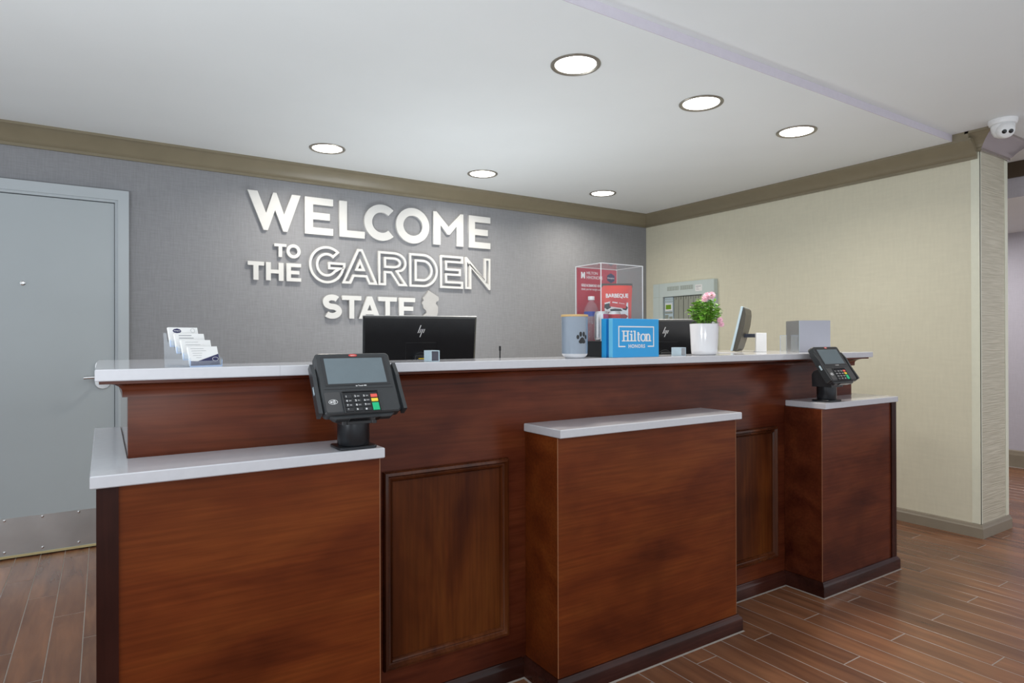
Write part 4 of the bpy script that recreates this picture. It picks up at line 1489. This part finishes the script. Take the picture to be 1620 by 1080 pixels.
strips = []
for k in range(14):
    x0, x1 = -0.050 + 0.0068 * k, -0.050 + 0.0068 * (k + 1)
    me = bpy.data.meshes.new('p')
    top = 0.166 - 0.012 * abs(k - 6.5) / 6.5
    zz = [0.012 + (top - 0.012) * q_ / 8 for q_ in range(9)]
    strips += [((x0, z_), (x1, z_)) for z_ in zz]
mv, mf = [], []
for k in range(14):
    for q_ in range(9):
        (a, z_), (b_, _) = strips[k * 9 + q_]
        mv += [(a, z_, 0), (b_, z_, 0)]
        if q_ < 8:
            i0 = (k * 9 + q_) * 2
            mf.append((i0, i0 + 1, i0 + 3, i0 + 2))
me = bpy.data.meshes.new('white_print')
me.from_pydata(mv, [], mf)
wrap_bag(me, 0, 0.0010)
link('white_print', me, M_whiteprint, t)
me = text_mesh('BARBEQUE', 0.0225, 0.0003, 0.0007, 'CENTER', 0.95, 0.86)
wrap_bag(me, 0.181, 0.0012)
link('lettering', me, M_whiteprint, t)
me = text_mesh('SWEET MAUI ONION', 0.009, 0.0003, 0.0, 'CENTER')
bpy.data.meshes.remove(me)
for lp, z0 in (([[(-0.050, 0), (-0.032, 0.004), (-0.026, -0.014), (-0.040, -0.022), (-0.052, -0.014)]], 0.148),
               ([[(-0.030, -0.003), (-0.010, 0.0), (0.014, -0.002), (0.020, -0.010), (-0.028, -0.010)]], 0.130),
               ([[(0.018, 0.0), (0.034, 0.006), (0.044, -0.004), (0.036, -0.016), (0.022, -0.012)]], 0.138)):
    on_bag(lp, M_blackprint, z0, 0.0016)
on_bag([[(-0.020, 0.0), (0.030, 0.004), (0.044, -0.004), (0.034, -0.016), (-0.014, -0.018)]], plain('print_red', srgb(176, 50, 40), 0.4), 0.104, 0.0016)
t2 = thing('gift_card', 'small red card with white words leaning on the front of the snack bag', 'card', (bx - 0.5 * 0.0245, by - 0.866 * 0.0245, fz + 0.134), math.radians(-30))
Tc = Matrix.Rotation(math.radians(8), 4, 'Y')
gc = MB(Tc @ Matrix.Translation((0, 0, 0))).box(-0.033, 0.033, -0.0006, 0.0006, 0.0, 0.037).build('card', plain('card_red', srgb(196, 44, 44), 0.4), t2)
text('sweet', 0.009, M_whiteprint, gc, Tc @ Matrix.Translation((0, -0.0007, 0)) @ FRONT, -0.014, 0.0185, depth=0.0003, bold=0.0004)
text('dreams', 0.008, M_whiteprint, gc, Tc @ Matrix.Translation((0, -0.0007, 0)) @ FRONT, 0.014, 0.0185, depth=0.0003)

# ================================================================== BLUE SIGN, CANISTER
sx0, sx1, sy0, sy1, sh_ = 1.592, 1.832, 1.771, 1.834, 0.147
t = thing('counter_sign', 'bright blue block sign with white lettering standing before the clear display case', 'sign', ((sx0 + sx1) / 2, (sy0 + sy1) / 2, CT))
hw, hd_ = (sx1 - sx0) / 2, (sy1 - sy0) / 2
fpn = MB().box(-hw, hw, -hd_, -hd_ + 0.022, 0.0003, sh_, 0.0006).build('front_panel', M_blue, t)
MB().box(-hw + 0.004, hw - 0.004, -hd_ + 0.022, hd_ - 0.024, 0.0003, sh_ - 0.003).build('middle_panel', M_bluedk, t)
MB().box(-hw, hw, hd_ - 0.024, hd_, 0.0003, sh_, 0.0006).build('back_panel', M_blue, t)
MB().box(-hw - 0.0005, -hw, -hd_ + 0.0005, -hd_ + 0.0215, 0.0008, sh_ - 0.0005).build('edge_band', M_bluelt, fpn)
Fm = Matrix.Translation((0, -hd_ - 0.0001, 0)) @ FRONT
fx = lambda px: -hw + 2 * hw * (px - 785) / (1490 - 785)
fzz = lambda py: sh_ * (1 - (py - 132) / (692 - 132))
# thin frame, open at the bottom for the second word
a0, a1, b0, b1, lw = fx(866), fx(1412), fzz(543), fzz(240), 0.0045
shape([[(fx(970), b0), (a0, b0), (a0, b1), (a1, b1), (a1, b0), (fx(1313), b0), (fx(1313), b0 + lw), (a1 - lw, b0 + lw), (a1 - lw, b1 - lw), (a0 + lw, b1 - lw), (a0 + lw, b0 + lw), (fx(970), b0 + lw)]], M_whiteprint, fpn, Fm, 0, 0, 0.0005, 'frame_print')


def serif_word(parent, mtx, mat):
    """the word Hilton drawn as slab-serif strokes"""
    zb, zc, zx = fzz(462), fzz(305), fzz(350)
    st, sf = 0.0078, 0.0042
    X = lambda px: fx(px)
    def slab(c, w_, z):
        return rect(X(c) - w_ / 2, X(c) + w_ / 2, z, z + sf)
    def stem(c, z0, z1, w_=st):
        return rect(X(c) - w_ / 2, X(c) + w_ / 2, z0, z1)
    out = []
    out += [stem(945, zb, zc), stem(1005, zb, zc), rect(X(945), X(1005), (zb + zc) / 2 - 0.002, (zb + zc) / 2 + 0.0025)]
    out += [slab(945, 0.018, zb), slab(1005, 0.018, zb), slab(945, 0.018, zc - sf), slab(1005, 0.018, zc - sf)]
    out += [stem(1062, zb, zx), slab(1062, 0.0165, zb), rect(X(1062) - 0.0082, X(1062), zx - sf, zx), ellipse(X(1060), fzz(320), 0.0048, 0.0044, 18)]
    out += [stem(1113, zb, zc), slab(1113, 0.0165, zb), rect(X(1113) - 0.0085, X(1113), zc - sf, zc)]
    out += [stem(1165, zb + 0.004, fzz(325)), rect(X(1150), X(1192), zx - sf, zx), stroke(arc(X(1165) + 0.0045, zb + 0.0058, 0.0062, 0.0045, 180, 320, 8), 0.0042)]
    for i, p in enumerate(out):
        shape([p], mat, parent, mtx, 0, 0, 0.0004 + 0.00006 * (i % 10), 'lettering')
    hO = (zx - zb) / 2
    shape([ellipse(X(1240), zb + hO, 0.0150, hO + 0.001, 28), ellipse(X(1240), zb + hO, 0.0078, hO - 0.0035, 24)], mat, parent, mtx, 0, 0, 0.0005, 'lettering')
    nn_ = [stem(1296, zb, zx), slab(1296, 0.0165, zb), rect(X(1296) - 0.0085, X(1296), zx - sf, zx), stem(1342, zb, zx - 0.007), slab(1342, 0.0165, zb)]
    nn_.append(stroke(arc((X(1296) + X(1342)) / 2 + 0.0006, zx - 0.0095, (X(1342) - X(1296)) / 2 - 0.0006, 0.0075, 175, 0, 10), 0.0058))
    for i, p in enumerate(nn_):
        shape([p], mat, parent, mtx, 0, 0, 0.00042 + 0.00007 * i, 'lettering')


serif_word(fpn, Fm, M_whiteprint)
text('HONORS', 0.0192, M_whiteprint, fpn, Fm, (fx(985) + fx(1300)) / 2, fzz(533), depth=0.0004, bold=0.0005, spacing=1.12)

t = thing('treat_canister', 'grey glazed canister with bamboo lid and black paw print on the counter', 'canister', (1.452, 1.822, CT))
MB().lathe([(0.0, 0.0003), (0.034, 0.0003), (0.038, 0.004), (0.0445, 0.011), (0.0475, 0.0165)], 48).build('white_foot', M_ceramicw, t, smooth=50)
body = MB().lathe([(0.0475, 0.0167), (0.0478, 0.03), (0.0486, 0.151), (0.0, 0.151)], 48).build('body', M_ceramic, t, smooth=50)
MB().lathe([(0.0, 0.1513), (0.049, 0.1513), (0.0496, 0.1525), (0.0496, 0.158), (0.0488, 0.159), (0.0, 0.159)], 48).build('lid', M_bamboo, t, smooth=40)


def paw(parent, r, a_mid, zc, s, mat):
    pads = [ellipse(-1.35, 0.55, 0.42, 0.62, 20), ellipse(-0.52, 1.35, 0.42, 0.72, 20), ellipse(0.52, 1.35, 0.42, 0.72, 20), ellipse(1.35, 0.55, 0.42, 0.62, 20),
            [(-1.05, -1.05), (-0.55, -1.30), (0.0, -1.15), (0.55, -1.30), (1.05, -1.05), (1.12, -0.6), (0.75, -0.1), (0.45, 0.35), (0.0, 0.52), (-0.45, 0.35), (-0.75, -0.1), (-1.12, -0.6)]]
    for lp in pads:
        me = curve_mesh([[(x * s, y * s) for x, y in lp]], 0.0002)
        bm = bmesh.new()
        bm.from_mesh(me)
        for _ in range(3):
            bmesh.ops.subdivide_edges(bm, edges=[e_ for e_ in bm.edges if e_.calc_length() > 0.0035], cuts=1)
            bmesh.ops.triangulate(bm, faces=bm.faces[:])
        bm.to_mesh(me)
        bm.free()
        for v in me.vertices:
            a = a_mid + v.co.x / r
            rr = r + 0.0003 + v.co.z
            v.co = Vector((rr * math.cos(a), rr * math.sin(a), zc + v.co.y))
        link('paw_print', me, mat, parent)


paw(body, 0.0484, math.radians(-94), 0.070, 0.0128, M_blackprint)

# ================================================================== FLOWER POT
t = thing('potted_flower', 'white round pot with bushy green plant and pink blooms on the counter', 'plant', (2.192, 1.852, CT))
MB().lathe([(0.0, 0.0003), (0.047, 0.0003), (0.0535, 0.006), (0.0555, 0.02), (0.0595, 0.10), (0.0612, 0.126), (0.0615, 0.1345), (0.0590, 0.1355), (0.0575, 0.130), (0.0570, 0.118), (0.0, 0.118)], 48).build('pot', M_ceramicw, t, smooth=50)
MB().lathe([(0.0, 0.1185), (0.0565, 0.1185), (0.04, 0.124), (0.0, 0.126)], 24).build('soil', M_soil, t, smooth=50)
rnd = random.Random(5)


def leaf_into(mb, p, d, size, droop):
    d = d.normalized()
    s = d.cross(Vector((0, 0, 1)))
    s = s.normalized() if s.length > 1e-3 else Vector((1, 0, 0))
    up = s.cross(d).normalized()
    prof = [(0, 0.06), (0.25, 0.36), (0.5, 0.46), (0.75, 0.32), (1.0, 0.0)]
    vs, fs = [], []
    for k, (u_, w_) in enumerate(prof):
        c = p + d * (u_ * size) + up * (-droop * size * u_ * u_)
        vs += [tuple(c - s * w_ * size + up * 0.12 * size * w_), tuple(c), tuple(c + s * w_ * size + up * 0.12 * size * w_)]
    for k in range(4):
        a = k * 3
        fs += [(a, a + 1, a + 4, a + 3), (a + 1, a + 2, a + 5, a + 4)]
    mb.add(vs, fs)


leaves, pale, stems = MB(), MB(), MB()
for i in range(34):
    ang = rnd.uniform(0, 2 * PI)
    rad = 0.066 * math.sqrt(rnd.random())
    hgt = 0.060 + 0.085 * (1 - (rad / 0.075) ** 2) * rnd.uniform(0.5, 1.0)
    root = Vector((0.02 * math.cos(ang), 0.02 * math.sin(ang), 0.122))
    tip = Vector((rad * math.cos(ang), rad * math.sin(ang), 0.118 + hgt))
    mid = (root + tip) / 2 + Vector((0, 0, 0.008))
    stems.tube([root, mid, tip], [0.0013, 0.0011, 0.0008], 5)
    for k in range(11):
        f_ = 0.3 + 0.7 * k / 10
        p = root.lerp(tip, f_)
        a2 = rnd.uniform(0, 2 * PI)
        d = Vector((math.cos(a2), math.sin(a2), rnd.uniform(-0.25, 0.7)))
        leaf_into(pale if rnd.random() < 0.22 else leaves, p, d, rnd.uniform(0.019, 0.032), rnd.uniform(0.1, 0.5))
for x, y, z, dx, dy in ((-0.055, -0.03, 0.16, -1, -0.3), (0.060, -0.01, 0.150, 1, -0.2), (0.06, -0.03, 0.17, 1, 0.1), (-0.052, -0.036, 0.19, -1, -0.1), (0.05, 0.0, 0.185, 0.7, -0.4)):
    for k in range(4):
        leaf_into(leaves, Vector((x * (0.7 + 0.12 * k), y, z + 0.006 * k)), Vector((dx, dy, 0.2 * k - 0.2)), 0.026, 0.3)
stems.tube([(0.03, -0.02, 0.20), (0.034, -0.03, 0.235)], 0.001, 5)
leaf_into(leaves, Vector((0.034, -0.03, 0.232)), Vector((0.1, 0, 1)), 0.014, 0)
leaf_into(leaves, Vector((0.034, -0.03, 0.232)), Vector((0.6, 0, 1)), 0.012, 0)
o = stems.build('stems', M_leaf, t)
o['kind'] = 'stuff'
o = leaves.build('foliage', M_leaf, t)
o['kind'] = 'stuff'
o = pale.build('pale_foliage', M_leaf2, t)
o['kind'] = 'stuff'


def bloom(c, r, axis=(-0.55, -0.6, 0.75)):
    """a small double flower, opened towards axis"""
    mb = MB(Matrix.Translation(c) @ Vector(axis).to_track_quat('Z', 'Y').to_matrix().to_4x4())
    for ring, (n_, tilt_, rr) in enumerate(((8, -0.25, 0.95), (9, 0.25, 1.0), (8, 0.8, 0.85), (6, 1.6, 0.6))):
        for k in range(n_):
            a = 2 * PI * (k + ring * 0.4) / n_
            d = Vector((math.cos(a), math.sin(a), tilt_)).normalized()
            leaf_into(mb, Vector((0, 0, 0.1 * r * ring)), d, r * rr * 0.62, 0.25)
    return mb.build('flower', M_petal, t)


bloom((-0.012, -0.028, 0.252), 0.030)
bloom((-0.028, -0.026, 0.240), 0.024)
bloom((0.008, -0.034, 0.256), 0.028)
bloom((0.034, -0.056, 0.150), 0.022, (-0.3, -0.9, 0.1))
bloom((0.037, -0.062, 0.132), 0.020, (-0.3, -0.9, -0.1))

# ================================================================== METAL BOX AND SMALL CLEAR STAND ON THE RIGHT
t = thing('metal_box', 'polished metal box with a dull front on the counter behind the farther payment terminal', 'box', (3.180, 1.990, CT), math.radians(-33))
MB().box(-0.081, 0.081, -0.082, 0.082, 0.0003, 0.166, 0.0012).build('body', M_polish, t)
MB().box(-0.0805, 0.0805, -0.0832, -0.0822, 0.0010, 0.1655).build('front_face', M_satin, t)
MB().box(-0.0822, -0.0812, -0.0836, -0.0816, 0.0010, 0.1655).build('corner_edge', M_frost, t)
t = thing('acrylic_stand', 'small clear acrylic stand leaning beside the polished metal box', 'stand', (3.112, 2.087, CT), math.radians(-33))
MB().box(-0.018, 0.018, -0.0012, 0.0012, 0.002, 0.088).build('upright_sheet', M_clearblue, t)
MB().box(-0.018, 0.018, -0.016, 0.016, 0.0003, 0.002).build('foot_sheet', M_clearblue, t)
e_ = MB()
e_.box(-0.0192, -0.018, -0.0012, 0.0012, 0.002, 0.0892)
e_.box(-0.018, 0.018, -0.0012, 0.0012, 0.088, 0.0892)
e_.build('sheet_edge', M_blueedge, t)
